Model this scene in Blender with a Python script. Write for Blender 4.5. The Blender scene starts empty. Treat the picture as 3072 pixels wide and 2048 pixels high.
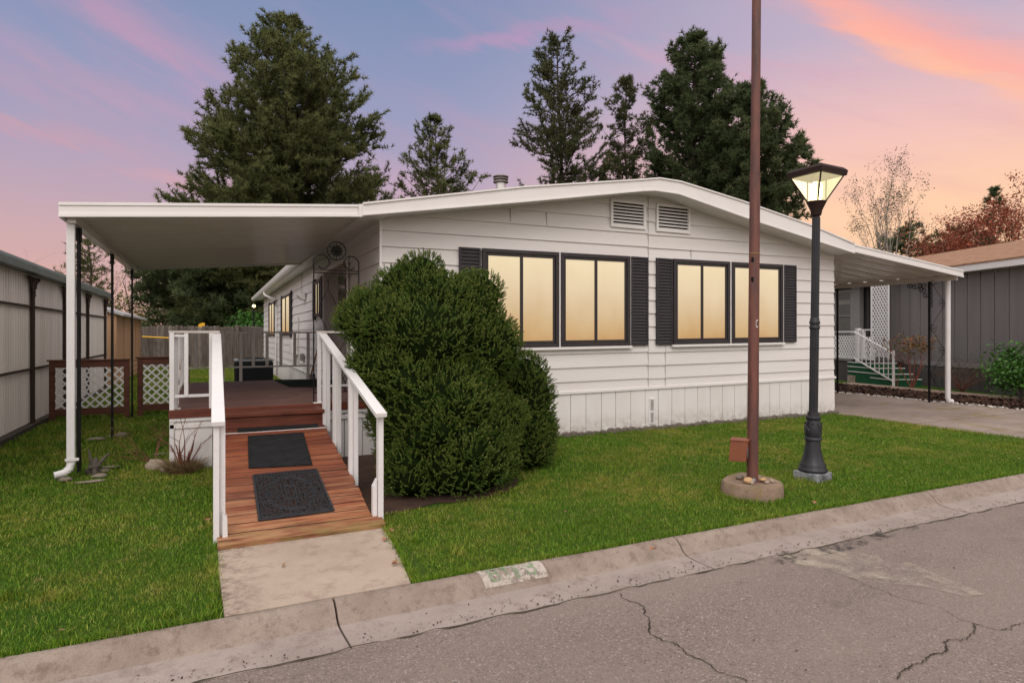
import bpy, bmesh, math, random
import numpy as np
from mathutils import Vector, Matrix, noise as mnoise
random.seed(7)
NR = np.random.default_rng(11)
S = bpy.context.scene
COL = S.collection
rad = math.radians

# ------------------------------------------------------------ camera
FD = 1423.0
YAW = rad(25.7)
Fx, Fy = math.sin(YAW), math.cos(YAW)
Rx, Ry = math.cos(YAW), -math.sin(YAW)
cd = bpy.data.cameras.new('camera')
cam = bpy.data.objects.new('camera', cd)
COL.objects.link(cam)
cam.location = (0, 0, 1.5)
cam.rotation_euler = (rad(90), 0, -YAW)
cd.sensor_width = 36
cd.lens = FD / 2352 * 36
cd.shift_y = -19 / 2352
cd.clip_start = 0.05
cd.clip_end = 3000
S.camera = cam
S.render.resolution_x, S.render.resolution_y = 1024, 682
S.view_settings.view_transform = 'Standard'
S.view_settings.look = 'None'
S.view_settings.gamma = 1
S.view_settings.exposure = 0.0
try:
    S.view_settings.use_curve_mapping = False
except Exception:
    pass

# ------------------------------------------------------------ world: dusk sky
W = bpy.data.worlds.new("World")
S.world = W
W.use_nodes = True
nt = W.node_tree
nt.nodes.clear()
N = nt.nodes.new
L = nt.links.new
def wm(op, a, b=None, c=None, clamp=False):
    n = N('ShaderNodeMath'); n.operation = op; n.use_clamp = clamp
    for i, v in enumerate((a, b, c)):
        if v is None: continue
        if isinstance(v, (int, float)): n.inputs[i].default_value = v
        else: L(v, n.inputs[i])
    return n.outputs[0]
def wmix(f, a, b):
    n = N('ShaderNodeMix'); n.data_type = 'RGBA'
    if isinstance(f, (int, float)): n.inputs[0].default_value = f
    else: L(f, n.inputs[0])
    for i, v in ((6, a), (7, b)):
        if isinstance(v, tuple): n.inputs[i].default_value = (*v, 1)
        else: L(v, n.inputs[i])
    return n.outputs[2]
out = N('ShaderNodeOutputWorld')
tc = N('ShaderNodeTexCoord')
sep = N('ShaderNodeSeparateXYZ'); L(tc.outputs['Generated'], sep.inputs[0])
dx, dy, dz = sep.outputs
az = wm('ARCTAN2', dx, dy)                       # compass direction, clockwise from +Y, radians
el = wm('ARCSINE', dz)
SUN_EL, SUN_AZ = 42, -150
sky = N('ShaderNodeTexSky'); sky.sky_type = 'NISHITA'; sky.sun_disc = False
sky.sun_elevation = rad(SUN_EL); sky.sun_rotation = rad(SUN_AZ)
def ramp(fac, stops):
    r = N('ShaderNodeValToRGB'); L(fac, r.inputs[0])
    e = r.color_ramp.elements
    while len(e) < len(stops): e.new(0.5)
    for k, (p, c) in enumerate(stops):
        e[k].position = p; e[k].color = (*c, 1)
    return r.outputs[0]
def srgb(r, g, b):
    f = lambda c: (c / 255 / 12.92) if c / 255 <= .04045 else ((c / 255 + .055) / 1.055) ** 2.4
    return (f(r), f(g), f(b))
elf = wm('DIVIDE', el, rad(90), clamp=True)
base = ramp(elf, [(0.0, srgb(212, 160, 144)), (0.08, srgb(202, 160, 160)), (0.15, srgb(176, 156, 178)),
                  (0.22, srgb(146, 150, 182)), (0.32, srgb(120, 138, 174)), (1.0, srgb(120, 138, 178))])
# warm afterglow low on the right
warmaz = wm('SUBTRACT', 1, wm('ABSOLUTE', wm('DIVIDE', wm('SUBTRACT', az, rad(68)), rad(52))), clamp=True)
warm = ramp(elf, [(0.0, srgb(255, 206, 146)), (0.11, srgb(255, 202, 160)), (0.18, srgb(238, 188, 180)), (0.26, srgb(190, 172, 192)), (1, srgb(100, 110, 160))])
wf = N('ShaderNodeMapRange'); wf.interpolation_type = 'SMOOTHSTEP'; L(warmaz, wf.inputs[0]); wf.inputs[1].default_value = 0.0; wf.inputs[2].default_value = 0.75
col = wmix(wf.outputs[0], base, warm)
# streaky clouds: coordinates along and across the streaks
def streak_noise(slope, su, sv, scale, seed, detail=5):
    v = wm('SUBTRACT', el, wm('MULTIPLY', az, slope))
    c = N('ShaderNodeCombineXYZ')
    L(wm('MULTIPLY', az, su), c.inputs[0]); L(wm('MULTIPLY', v, sv), c.inputs[1]); c.inputs[2].default_value = seed
    n = N('ShaderNodeTexNoise'); n.inputs['Scale'].default_value = scale; n.inputs['Detail'].default_value = detail
    n.inputs['Roughness'].default_value = .55
    if 'Distortion' in n.inputs: n.inputs['Distortion'].default_value = .35
    L(c.outputs[0], n.inputs['Vector'])
    return n.outputs[0], v
n1, _ = streak_noise(-.42, 1.6, 8.0, 2.0, 3.1)
def srange(x, a, b, lo=0, hi=1):
    m = N('ShaderNodeMapRange'); m.interpolation_type = 'SMOOTHSTEP'
    L(x, m.inputs[0]); m.inputs[1].default_value = a; m.inputs[2].default_value = b
    m.inputs[3].default_value = lo; m.inputs[4].default_value = hi
    return m.outputs[0]
pinkc = ramp(elf, [(0.0, srgb(236, 160, 130)), (0.12, srgb(214, 154, 152)), (0.22, srgb(194, 150, 172)), (0.33, srgb(186, 152, 180)), (1, srgb(150, 140, 180))])
lowfade = srange(elf, .5, .26)
col = wmix(wm('MULTIPLY', wm('MULTIPLY', srange(n1, .48, .72), .26), lowfade), col, pinkc)
n2, _ = streak_noise(-.42, 3.0, 14.0, 2.2, 9.4, 6)
def band(az0, el0, az1, el1, w, soft, strength, c, colour):
    """a long cloud between two compass directions (degrees)"""
    s = (el1 - el0) / (az1 - az0)
    mid = wm('ADD', wm('MULTIPLY', wm('SUBTRACT', az, rad(az0)), s), rad(el0))
    off = wm('ABSOLUTE', wm('ADD', wm('SUBTRACT', el, mid), wm('MULTIPLY', wm('SUBTRACT', n2, .5), rad(5))))
    across = srange(off, rad(w * soft), 0)
    along = wm('MULTIPLY', srange(az, rad(az0 - 6), rad(az0 + 5)), srange(az, rad(az1 + 5), rad(az1 - 5)))
    f = wm('MULTIPLY', wm('MULTIPLY', across, along), wm('MULTIPLY', srange(n2, .30, .62, .45, 1), strength))
    return wmix(f, c, colour)
Y0 = 25.7
col = band(Y0 + 22, 28.5, Y0 + 45, 14.5, 2.9, 1.25, .95, col, srgb(255, 172, 152))
col = band(Y0 + 31, 22.0, Y0 + 46, 12.0, 1.4, 1.3, .8, col, srgb(255, 190, 152))
col = band(Y0 + 8, 25.2, Y0 + 30, 19.5, 1.1, 1.4, .45, col, srgb(214, 160, 178))
col = band(Y0 - 6, 25.0, Y0 + 9, 26.4, .9, 1.5, .6, col, srgb(196, 146, 180))
col = band(Y0 - 38, 26.0, Y0 - 22, 18.6, 1.9, 1.5, .62, col, srgb(200, 150, 174))
col = band(Y0 - 44, 20.5, Y0 - 25, 16.2, 2.0, 1.5, .45, col, srgb(200, 152, 172))
col = band(Y0 - 44, 15.8, Y0 - 33, 14.2, .8, 1.5, .45, col, srgb(212, 152, 158))
col = band(Y0 - 31, 12.2, Y0 - 20, 11.2, .7, 1.5, .6, col, srgb(222, 158, 158))
col = band(Y0 - 12, 14.0, Y0 - 1, 10.0, 1.7, 1.5, .5, col, srgb(222, 164, 174))
# pale brightening added overhead and behind, out of view: most daylight comes from there
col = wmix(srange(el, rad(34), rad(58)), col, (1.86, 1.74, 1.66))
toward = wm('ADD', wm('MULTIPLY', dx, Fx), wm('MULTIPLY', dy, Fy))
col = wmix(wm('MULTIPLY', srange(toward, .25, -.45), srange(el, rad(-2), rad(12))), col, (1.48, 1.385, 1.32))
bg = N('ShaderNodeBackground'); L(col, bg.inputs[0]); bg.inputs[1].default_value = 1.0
bg2 = N('ShaderNodeBackground'); L(sky.outputs[0], bg2.inputs[0]); bg2.inputs[1].default_value = 0.012
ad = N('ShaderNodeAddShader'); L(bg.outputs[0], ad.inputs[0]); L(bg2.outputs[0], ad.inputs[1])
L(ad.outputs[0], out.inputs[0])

# ------------------------------------------------------------ sun (very soft, veiled)
sd = bpy.data.lights.new('sun', 'SUN'); sd.energy = 1.0; sd.angle = rad(30); sd.color = (1.0, .93, .86)
sun = bpy.data.objects.new('sun', sd); COL.objects.link(sun)
sa, se = rad(SUN_AZ), rad(SUN_EL)
sdir = Vector((math.sin(sa) * math.cos(se), math.cos(sa) * math.cos(se), math.sin(se)))
sun.rotation_euler = sdir.to_track_quat('Z', 'Y').to_euler()
sun.location = sdir * 30

# ------------------------------------------------------------ measuring helpers: picture measurements -> metres
def ray(x):
    k = (x - 1176) / FD
    return Fx + k * Rx, Fy + k * Ry
def atd(x, y, d):
    a, b = ray(x); return Vector((a * d, b * d, 1.5 - (y - 765) * d / FD))
def atY(x, y, Y): return atd(x, y, Y / ray(x)[1])
def atX(x, y, X): return atd(x, y, X / ray(x)[0])
def gz(x, y, z=0.0): return atd(x, y, (1.5 - z) * FD / (y - 765))

# ------------------------------------------------------------ mesh helpers
class MB:
    def __init__(s): s.v = []; s.f = []; s.m = []
    def add(s, vs, fs, mi=0):
        n = len(s.v); s.v += [tuple(p) for p in vs]
        s.f += [tuple(i + n for i in f) for f in fs]; s.m += [mi] * len(fs)
        return s
    def box(s, x0, x1, y0, y1, z0, z1, mi=0):
        if x0 > x1: x0, x1 = x1, x0
        if y0 > y1: y0, y1 = y1, y0
        if z0 > z1: z0, z1 = z1, z0
        return s.hexa([(x0, y0, z0), (x1, y0, z0), (x1, y1, z0), (x0, y1, z0), (x0, y0, z1), (x1, y0, z1), (x1, y1, z1), (x0, y1, z1)], mi)
    def hexa(s, p, mi=0):
        return s.add(p, [(3, 2, 1, 0), (4, 5, 6, 7), (0, 1, 5, 4), (1, 2, 6, 5), (2, 3, 7, 6), (3, 0, 4, 7)], mi)
    def bar(s, p, q, w, h, up=(0, 0, 1), mi=0):
        p, q, up = Vector(p), Vector(q), Vector(up)
        d = (q - p).normalized(); a = d.cross(up)
        if a.length < 1e-4: a = d.cross(Vector((1, 0, 0)))
        a.normalize(); b = a.cross(d).normalized(); a *= w / 2; b *= h / 2
        return s.hexa([p - a - b, p + a - b, q + a - b, q - a - b, p - a + b, p + a + b, q + a + b, q - a + b], mi)
    def tube(s, pts, r, n=6, mi=0, cap=True):
        pts = [Vector(p) for p in pts]
        if not hasattr(r, '__len__'): r = [r] * len(pts)
        vs = []; fs = []; ref = None
        for i, p in enumerate(pts):
            t = (pts[min(i + 1, len(pts) - 1)] - pts[max(i - 1, 0)])
            t = t.normalized() if t.length > 1e-9 else Vector((0, 0, 1))
            if ref is None:
                ref = Vector((0, 0, 1)) if abs(t.z) < .9 else Vector((1, 0, 0))
            a = t.cross(ref)
            if a.length < 1e-5: a = t.cross(Vector((.3, 1, .2)))
            a.normalize(); b = t.cross(a).normalized(); ref = a.cross(t) if False else ref
            for k in range(n):
                an = 2 * math.pi * k / n
                vs.append(p + (a * math.cos(an) + b * math.sin(an)) * r[i])
        for i in range(len(pts) - 1):
            for k in range(n):
                fs.append((i * n + k, i * n + (k + 1) % n, (i + 1) * n + (k + 1) % n, (i + 1) * n + k))
        if cap:
            fs.append(tuple(range(n - 1, -1, -1))); fs.append(tuple((len(pts) - 1) * n + k for k in range(n)))
        return s.add(vs, fs, mi)
    def lathe(s, c, prof, n=24, flute=0, mi=0):
        vs = []; fs = []
        for r, z in prof:
            for k in range(n):
                an = 2 * math.pi * k / n; rr = r * (1 - flute * (k % 2))
                vs.append((c[0] + rr * math.cos(an), c[1] + rr * math.sin(an), c[2] + z))
        for i in range(len(prof) - 1):
            for k in range(n):
                fs.append((i * n + k, i * n + (k + 1) % n, (i + 1) * n + (k + 1) % n, (i + 1) * n + k))
        fs.append(tuple(range(n - 1, -1, -1))); fs.append(tuple((len(prof) - 1) * n + k for k in range(n)))
        return s.add(vs, fs, mi)
    def prism(s, poly, ext, mi=0):
        """poly: 3D polygon, ext: extrusion vector"""
        n = len(poly); e = Vector(ext); a = [Vector(p) for p in poly]
        return s.add(a + [p + e for p in a], [tuple(range(n)), tuple(range(2 * n - 1, n - 1, -1))] +
                     [(i, i + n, (i + 1) % n + n, (i + 1) % n) for i in range(n)], mi)
    def blob(s, c, r, seed=0, amp=.18, nu=10, nv=7, mi=0, flat=0):
        rng = random.Random(seed); vs = []; fs = []
        for j in range(nv + 1):
            th = math.pi * j / nv
            for i in range(nu):
                ph = 2 * math.pi * i / nu
                d = Vector((math.sin(th) * math.cos(ph), math.sin(th) * math.sin(ph), math.cos(th)))
                k = 1 + amp * mnoise.noise(d * 1.6 + Vector((seed * 7.3, seed * 1.7, 0))) * 2
                vs.append((c[0] + d.x * r[0] * k, c[1] + d.y * r[1] * k, c[2] + max(d.z, -1 + flat) * r[2] * k))
        for j in range(nv):
            for i in range(nu):
                fs.append((j * nu + i, (j + 1) * nu + i, (j + 1) * nu + (i + 1) % nu, j * nu + (i + 1) % nu))
        return s.add(vs, fs, mi)

def wloc(o):
    v = Vector(o.location)
    while o.parent: o = o.parent; v += o.location
    return v
def tag(o, label=None, cat=None, group=None, kind=None):
    if label: o['label'] = label
    if cat: o['category'] = cat
    if group: o['group'] = group
    if kind: o['kind'] = kind
    return o
def thing(name, label, cat, loc=(0, 0, 0), group=None):
    o = bpy.data.objects.new(name, None); COL.objects.link(o); o.location = loc; o.empty_display_size = .1
    return tag(o, label, cat, group)
def fixmesh(me):
    bm = bmesh.new(); bm.from_mesh(me); bmesh.ops.recalc_face_normals(bm, faces=bm.faces); bm.to_mesh(me); bm.free()
def obj(name, mb, mat, parent=None, loc=None, bevel=0, smooth=False, fix=True, label=None):
    """link a mesh authored in world coordinates; origin at the parent's base or at loc"""
    me = bpy.data.meshes.new(name)
    org = wloc(parent) if parent is not None else (Vector(loc) if loc is not None else Vector((0, 0, 0)))
    me.from_pydata([(p[0] - org.x, p[1] - org.y, p[2] - org.z) for p in mb.v], [], mb.f)
    mats = mat if isinstance(mat, (list, tuple)) else [mat]
    for m in mats: me.materials.append(m)
    if any(mb.m): me.polygons.foreach_set('material_index', mb.m)
    me.update()
    if fix: fixmesh(me)
    if smooth:
        me.polygons.foreach_set('use_smooth', [True] * len(me.polygons))
        if smooth != 'all':
            try: me.set_sharp_from_angle(angle=rad(40))
            except Exception: pass
    o = bpy.data.objects.new(name, me); COL.objects.link(o)
    if parent is not None: o.parent = parent
    elif loc is not None: o.location = org
    if bevel:
        b = o.modifiers.new('bevel', 'BEVEL'); b.width = bevel; b.segments = 2; b.limit_method = 'ANGLE'
        b.angle_limit = rad(40)
    if label: o['label'] = label
    return o
def npobj(name, V, T, mat, parent=None, mi=None, loc=None):
    """big triangle mesh from numpy arrays"""
    org = wloc(parent) if parent is not None else (Vector(loc) if loc is not None else Vector((0, 0, 0)))
    V = np.asarray(V, dtype=np.float64) - np.array(org)
    me = bpy.data.meshes.new(name)
    me.vertices.add(len(V)); me.vertices.foreach_set('co', V.astype(np.float32).ravel())
    k = T.shape[1]
    me.loops.add(T.size); me.loops.foreach_set('vertex_index', T.astype(np.int32).ravel())
    me.polygons.add(len(T)); me.polygons.foreach_set('loop_start', np.arange(0, T.size, k, dtype=np.int32))
    me.polygons.foreach_set('loop_total', np.full(len(T), k, dtype=np.int32))
    for m in (mat if isinstance(mat, (list, tuple)) else [mat]): me.materials.append(m)
    if mi is not None: me.polygons.foreach_set('material_index', mi.astype(np.int32))
    me.update(calc_edges=True)
    o = bpy.data.objects.new(name, me); COL.objects.link(o)
    if parent is not None: o.parent = parent
    elif loc is not None: o.location = org
    return o
def dup(root, loc, label=None, rotz=None, group=None):
    def cp(o, par):
        c = o.copy(); COL.objects.link(c); c.parent = par
        for ch in [x for x in bpy.data.objects if x.parent == o and x != c]: cp(ch, c)
        return c
    kids = [x for x in bpy.data.objects if x.parent == root]
    r = root.copy(); COL.objects.link(r); r.location = loc
    if rotz is not None: r.rotation_euler = (0, 0, rotz)
    if label: r['label'] = label
    if group: r['group'] = group
    for ch in kids: cp(ch, r)
    return r

# ------------------------------------------------------------ materials
def newmat(name):
    m = bpy.data.materials.new(name); m.use_nodes = True
    t = m.node_tree; b = t.nodes['Principled BSDF']
    return m, t, b
class NT:
    def __init__(s, t): s.t = t
    def n(s, typ, **kw):
        n = s.t.nodes.new(typ)
        for k, v in kw.items(): setattr(n, k, v)
        return n
    def l(s, a, b): s.t.links.new(a, b)
    def noise(s, vec, scale, detail=4, rough=.55, stretch=None, loc=None):
        if stretch or loc:
            mp = s.n('ShaderNodeMapping')
            if stretch: mp.inputs['Scale'].default_value = stretch
            if loc: mp.inputs['Location'].default_value = loc
            s.l(vec, mp.inputs[0]); vec = mp.outputs[0]
        n = s.n('ShaderNodeTexNoise'); n.inputs['Scale'].default_value = scale
        n.inputs['Detail'].default_value = detail; n.inputs['Roughness'].default_value = rough
        s.l(vec, n.inputs['Vector']); return n.outputs[0]
    def rng(s, x, a, b, lo=0., hi=1.):
        m = s.n('ShaderNodeMapRange'); s.l(x, m.inputs[0])
        for i, v in enumerate((a, b, lo, hi)): m.inputs[i + 1].default_value = v
        return m.outputs[0]
    def mix(s, f, a, b, mode='MIX'):
        n = s.n('ShaderNodeMix', data_type='RGBA'); n.blend_type = mode
        if isinstance(f, (int, float)): n.inputs[0].default_value = f
        else: s.l(f, n.inputs[0])
        for i, v in ((6, a), (7, b)):
            if isinstance(v, tuple): n.inputs[i].default_value = (*v, 1)
            else: s.l(v, n.inputs[i])
        return n.outputs[2]
    def math(s, op, a, b):
        n = s.n('ShaderNodeMath', operation=op)
        for i, v in enumerate((a, b)):
            if isinstance(v, (int, float)): n.inputs[i].default_value = v
            else: s.l(v, n.inputs[i])
        return n.outputs[0]
    def bump(s, h, strength, dist, b):
        n = s.n('ShaderNodeBump'); n.inputs['Strength'].default_value = strength; n.inputs['Distance'].default_value = dist
        s.l(h, n.inputs['Height']); s.l(n.outputs[0], b.inputs['Normal'])
def wpos(k):
    g = k.n('ShaderNodeNewGeometry'); return g.outputs['Position']
def mpaint(name, c, c2=None, rough=.5, scale=3, dirt_shade=.25, bump=.1, bscale=60, stretch=None, metal=0, spec=.5, fine=None):
    """painted or plain surface: two tones broken up by noise, with fine bump"""
    m, t, b = newmat(name); k = NT(t); p = wpos(k)
    c2 = c2 or tuple(x * .72 for x in c)
    n = k.noise(p, scale, 6, .6, stretch)
    f = k.rng(n, .38, .72, 0, dirt_shade)
    col = k.mix(f, c, c2)
    n2 = k.noise(p, bscale, 3, .6, stretch)
    if fine: col = k.mix(k.rng(n2, .45, .7, 0, fine), col, tuple(x * .45 for x in c))
    k.l(col, b.inputs['Base Color'])
    k.l(k.rng(n, .3, .7, rough * .85, min(1, rough * 1.2)), b.inputs['Roughness'])
    b.inputs['Metallic'].default_value = metal
    b.inputs['Specular IOR Level'].default_value = spec
    if bump: k.bump(n2, bump, .01, b)
    return m
def misland(name, cols, rough=.6, patch=None, spec=.3, pscale=.8, trans=0):
    """foliage / planks: each loose piece its own tone"""
    m, t, b = newmat(name); k = NT(t); g = k.n('ShaderNodeNewGeometry')
    r = k.n('ShaderNodeValToRGB'); e = r.color_ramp.elements
    while len(e) < len(cols): e.new(.5)
    for i, c in enumerate(cols): e[i].position = i / (len(cols) - 1); e[i].color = (*c, 1)
    f = g.outputs['Random Per Island']
    if patch:
        n = k.noise(g.outputs['Position'], pscale, 4, .6)
        f = k.math('ADD', k.math('MULTIPLY', f, 1 - patch), k.rng(n, .32, .68, 0, patch))
    k.l(f, r.inputs[0]); k.l(r.outputs[0], b.inputs['Base Color'])
    b.inputs['Roughness'].default_value = rough; b.inputs['Specular IOR Level'].default_value = spec
    if trans:
        tr = k.n('ShaderNodeBsdfTranslucent'); k.l(r.outputs[0], tr.inputs[0]); ms = k.n('ShaderNodeMixShader'); ms.inputs[0].default_value = trans
        o = t.nodes['Material Output']; k.l(b.outputs[0], ms.inputs[1]); k.l(tr.outputs[0], ms.inputs[2]); k.l(ms.outputs[0], o.inputs[0])
    return m
M = {}
M['white'] = mpaint('white_paint', (.73, .70, .685), (.60, .56, .53), .5, 1.6, .35, .06, 90)
M['siding'] = mpaint('siding_paint', (.70, .668, .655), (.60, .555, .53), .55, 1.2, .5, .22, 55, (.25, .25, 3), spec=.3)
M['trim'] = mpaint('trim_metal', (.74, .71, .695), (.62, .58, .555), .42, 2.0, .35, .04, 120)
M['rail'] = mpaint('rail_paint', (.72, .70, .70), (.54, .50, .47), .5, 3.5, .3, .1, 90, fine=.18)
M['railmetal'] = mpaint('rail_metal', (.52, .475, .44), (.36, .31, .28), .45, 4, .5, .06, 90)
M['darkframe'] = mpaint('dark_frame', (.034, .028, .030), (.05, .042, .042), .4, 3, .5, .04, 90, spec=0.25)
M['shutter'] = mpaint('shutter_vinyl', (.038, .033, .036), (.058, .05, .052), .5, 3, .5, .08, 90, spec=0.2)
M['blackiron'] = mpaint('black_iron', (.008, .008, .009), (.02, .016, .014), .5, 9, .4, .1, 120, spec=0.15)
M['brownpost'] = mpaint('brown_iron', (.040, .024, .018), (.07, .04, .025), .6, 9, .4, .1, 120, spec=0.2)
M['lamp'] = mpaint('lamp_black', (.018, .019, .023), (.05, .05, .055), .42, 6, .35, .12, 80, spec=0.35)
M['lampcap'] = mpaint('lamp_cap', (.028, .016, .014), (.045, .028, .025), .65, 6, .4, .08, 80, spec=.15)
M['chip'] = mpaint('chipped_base', (.28, .29, .31), (.03, .03, .035), .6, 14, 1, .2, 60)
M['box'] = mpaint('terracotta_metal', (.23, .070, .032), (.13, .038, .020), .5, 8, .6, .1, 60)
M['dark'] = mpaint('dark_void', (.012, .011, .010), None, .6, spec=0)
M['rubber'] = mpaint('black_rubber', (.016, .017, .018), (.04, .04, .042), .7, 12, .5, .5, 160, fine=.3, spec=0.12)
M['scroll'] = mpaint('scroll_rubber', (.024, .026, .031), (.045, .046, .052), .5, 14, .5, .3, 120, spec=.2)
M['mesh_base'] = mpaint('mat_base', (.006, .006, .007), (.10, .04, .022), .9, 26, .6, .3, 160, spec=.05)
M['greenmat'] = mpaint('green_mat', (.018, .026, .022), (.03, .04, .034), .9, 8, .5, .5, 200, spec=0.05)
M['greenturf'] = mpaint('green_carpet', (.004, .085, .030), (.006, .05, .02), .9, 8, .5, .5, 200)
M['dirt_shade'] = mpaint('gap_shade', (.020, .012, .009), (.03, .02, .014), .95, 20, .8, .2, 60, spec=0)  # near-black tone painted for the shade between boards
M['stone'] = mpaint('pale_stone', (.36, .29, .22), (.22, .18, .14), .8, 9, .7, .3, 40)
M['tanstone'] = mpaint('tan_stone', (.50, .32, .15), (.36, .22, .12), .75, 12, .7, .3, 50)
M['whitestone'] = misland('white_rock', [(.40, .34, .29), (.55, .50, .45), (.66, .62, .57)], .8)
M['flag'] = mpaint('flagstone', (.22, .18, .14), (.13, .11, .09), .85, 9, .7, .4, 40)
M['edging'] = mpaint('edging_stone', (.17, .135, .115), (.09, .075, .06), .9, 14, .8, .5, 60, fine=.5)
M['shingle'] = mpaint('dark_shingle', (.07, .062, .06), (.04, .036, .035), .9, 3, .6, .5, 40)
M['grey'] = mpaint('grey_panel', (.18, .162, .158), (.135, .122, .118), .7, 1.5, .6, .15, 40, (3, 3, .3))
M['greydark'] = mpaint('grey_skirt', (.075, .07, .066), (.055, .05, .048), .8, 2, .6, .2, 40, (3, 3, .3))
M['greytrim'] = mpaint('grey_trim', (.24, .22, .215), (.18, .165, .16), .6, 2, .6, .1, 50)
M['beige'] = mpaint('beige_shed', (.40, .235, .13), (.31, .18, .10), .7, 1.0, .6, .15, 30, (1, 1, .4))
M['greyroof'] = mpaint('grey_roof', (.35, .34, .34), (.24, .24, .25), .8, 3, .6, .2, 30)
M['corr'] = mpaint('corrugated_cream', (.72, .66, .61), (.56, .50, .45), .5, 1.2, .7, .06, 50, (2, 2, .25))
M['greenedge'] = mpaint('grey_green_metal', (.125, .15, .135), (.09, .11, .10), .45, 2, .6, .06, 60)
M['ac'] = mpaint('ac_metal', (.008, .009, .012), (.014, .015, .018), .5, 6, .5, .08, 90, spec=0.15)
M['actop'] = mpaint('ac_top', (.20, .21, .22), (.12, .12, .13), .45, 6, .5, .08, 90)
M['yellow'] = mpaint('yellow_plastic', (.75, .40, .01), (.6, .3, .01), .5)
M['orangewood'] = mpaint('orange_wood', (.42, .17, .05), (.3, .12, .04), .6, 9, .5, .1, 60)
M['letter'] = mpaint('letter_white', (.7, .68, .66), None, .6)
M['steel'] = mpaint('flue_steel', (.62, .60, .59), (.45, .42, .41), .35, 6, .5, .05, 50, metal=.5)
M['fluecap'] = mpaint('flue_cap', (.26, .23, .215), (.16, .12, .10), .5, 8, .6, .1, 60, metal=.5)
M['conduit'] = mpaint('conduit', (.45, .42, .40), None, .6)

# bark, leaves
def m_skirt():
    m, t, b = newmat('skirt_paint'); k = NT(t); p = wpos(k); sp = k.n('ShaderNodeSeparateXYZ'); k.l(p, sp.inputs[0])
    n = k.noise(p, 2, 5, .6, (1, 1, .3)); nd = k.noise(p, 9, 5, .7)
    c = k.mix(k.rng(n, .4, .7, 0, .5), (.72, .69, .67), (.60, .56, .53))
    low = k.math('MULTIPLY', k.rng(sp.outputs[2], .30, .02), k.rng(nd, .36, .62))       # mud splashed up from the bed
    c = k.mix(k.math('MULTIPLY', low, .6), c, (.26, .20, .14))
    k.l(c, b.inputs['Base Color']); b.inputs['Roughness'].default_value = .5; b.inputs['Specular IOR Level'].default_value = .3
    k.bump(k.noise(p, 60, 3, .6), .08, .01, b); return m
M['skirt'] = m_skirt()
M['bark'] = mpaint('pine_bark', (.055, .036, .026), (.03, .02, .015), .95, 6, .8, .6, 30, (1, 1, .3))
M['greybark'] = mpaint('grey_bark', (.11, .09, .075), (.06, .05, .04), .95, 8, .8, .4, 30)
M['redtwig'] = mpaint('red_twig', (.22, .075, .050), (.13, .05, .035), .7, 9, .8, .1, 60)
M['paleb'] = mpaint('pale_bark', (.34, .29, .26), (.2, .16, .14), .9, 9, .8, .1, 60)
M['pine1'] = misland('pine_needles', [(.062, .076, .032), (.112, .128, .050), (.17, .185, .072), (.23, .205, .095)], .6, .72, .1, .9, trans=.5)
M['pine2'] = misland('pine_needles_dark', [(.046, .064, .034), (.080, .108, .050), (.12, .152, .068), (.17, .155, .08)], .6, .68, .1, .9, trans=.5)
M['pine3'] = misland('pine_needles_brown', [(.054, .062, .032), (.085, .095, .046), (.12, .13, .06), (.18, .13, .065)], .6, .68, .1, .9, trans=.5)
M['spruce'] = misland('spruce_needles', [(.028, .058, .010), (.060, .108, .016), (.105, .155, .028), (.165, .205, .042)], .6, .5, .15, 4.0, trans=.15)
M['sprucetip'] = misland('spruce_tips', [(.12, .17, .03), (.19, .22, .045), (.26, .20, .07)], .55, None, .3)
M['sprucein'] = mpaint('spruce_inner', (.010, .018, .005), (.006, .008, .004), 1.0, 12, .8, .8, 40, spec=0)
M['leafgreen'] = misland('green_leaves', [(.02, .07, .01), (.04, .12, .015), (.07, .17, .02)], .5)
M['leafyellow'] = misland('spring_leaves', [(.09, .11, .02), (.16, .17, .03), (.10, .07, .03)], .6)
M['leafred'] = misland('red_leaves', [(.27, .055, .03), (.33, .085, .04), (.15, .045, .03)], .6)
M['leafbirch'] = misland('birch_leaves', [(.035, .036, .028), (.06, .06, .04), (.09, .08, .055)], .6)
M['leafmix'] = misland('bronze_leaves', [(.22, .04, .02), (.16, .09, .03), (.08, .10, .02)], .55)
M['drygrass'] = misland('dry_grass', [(.12, .075, .035), (.26, .17, .08), (.09, .06, .03)], .8)
M['deadleaf'] = mpaint('dead_leaf', (.26, .11, .06), (.34, .2, .10), .8, 30, .8, .2, 60)
M['mulch'] = misland('bark_mulch', [(.020, .010, .007), (.045, .020, .012), (.075, .035, .022)], .9)

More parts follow.
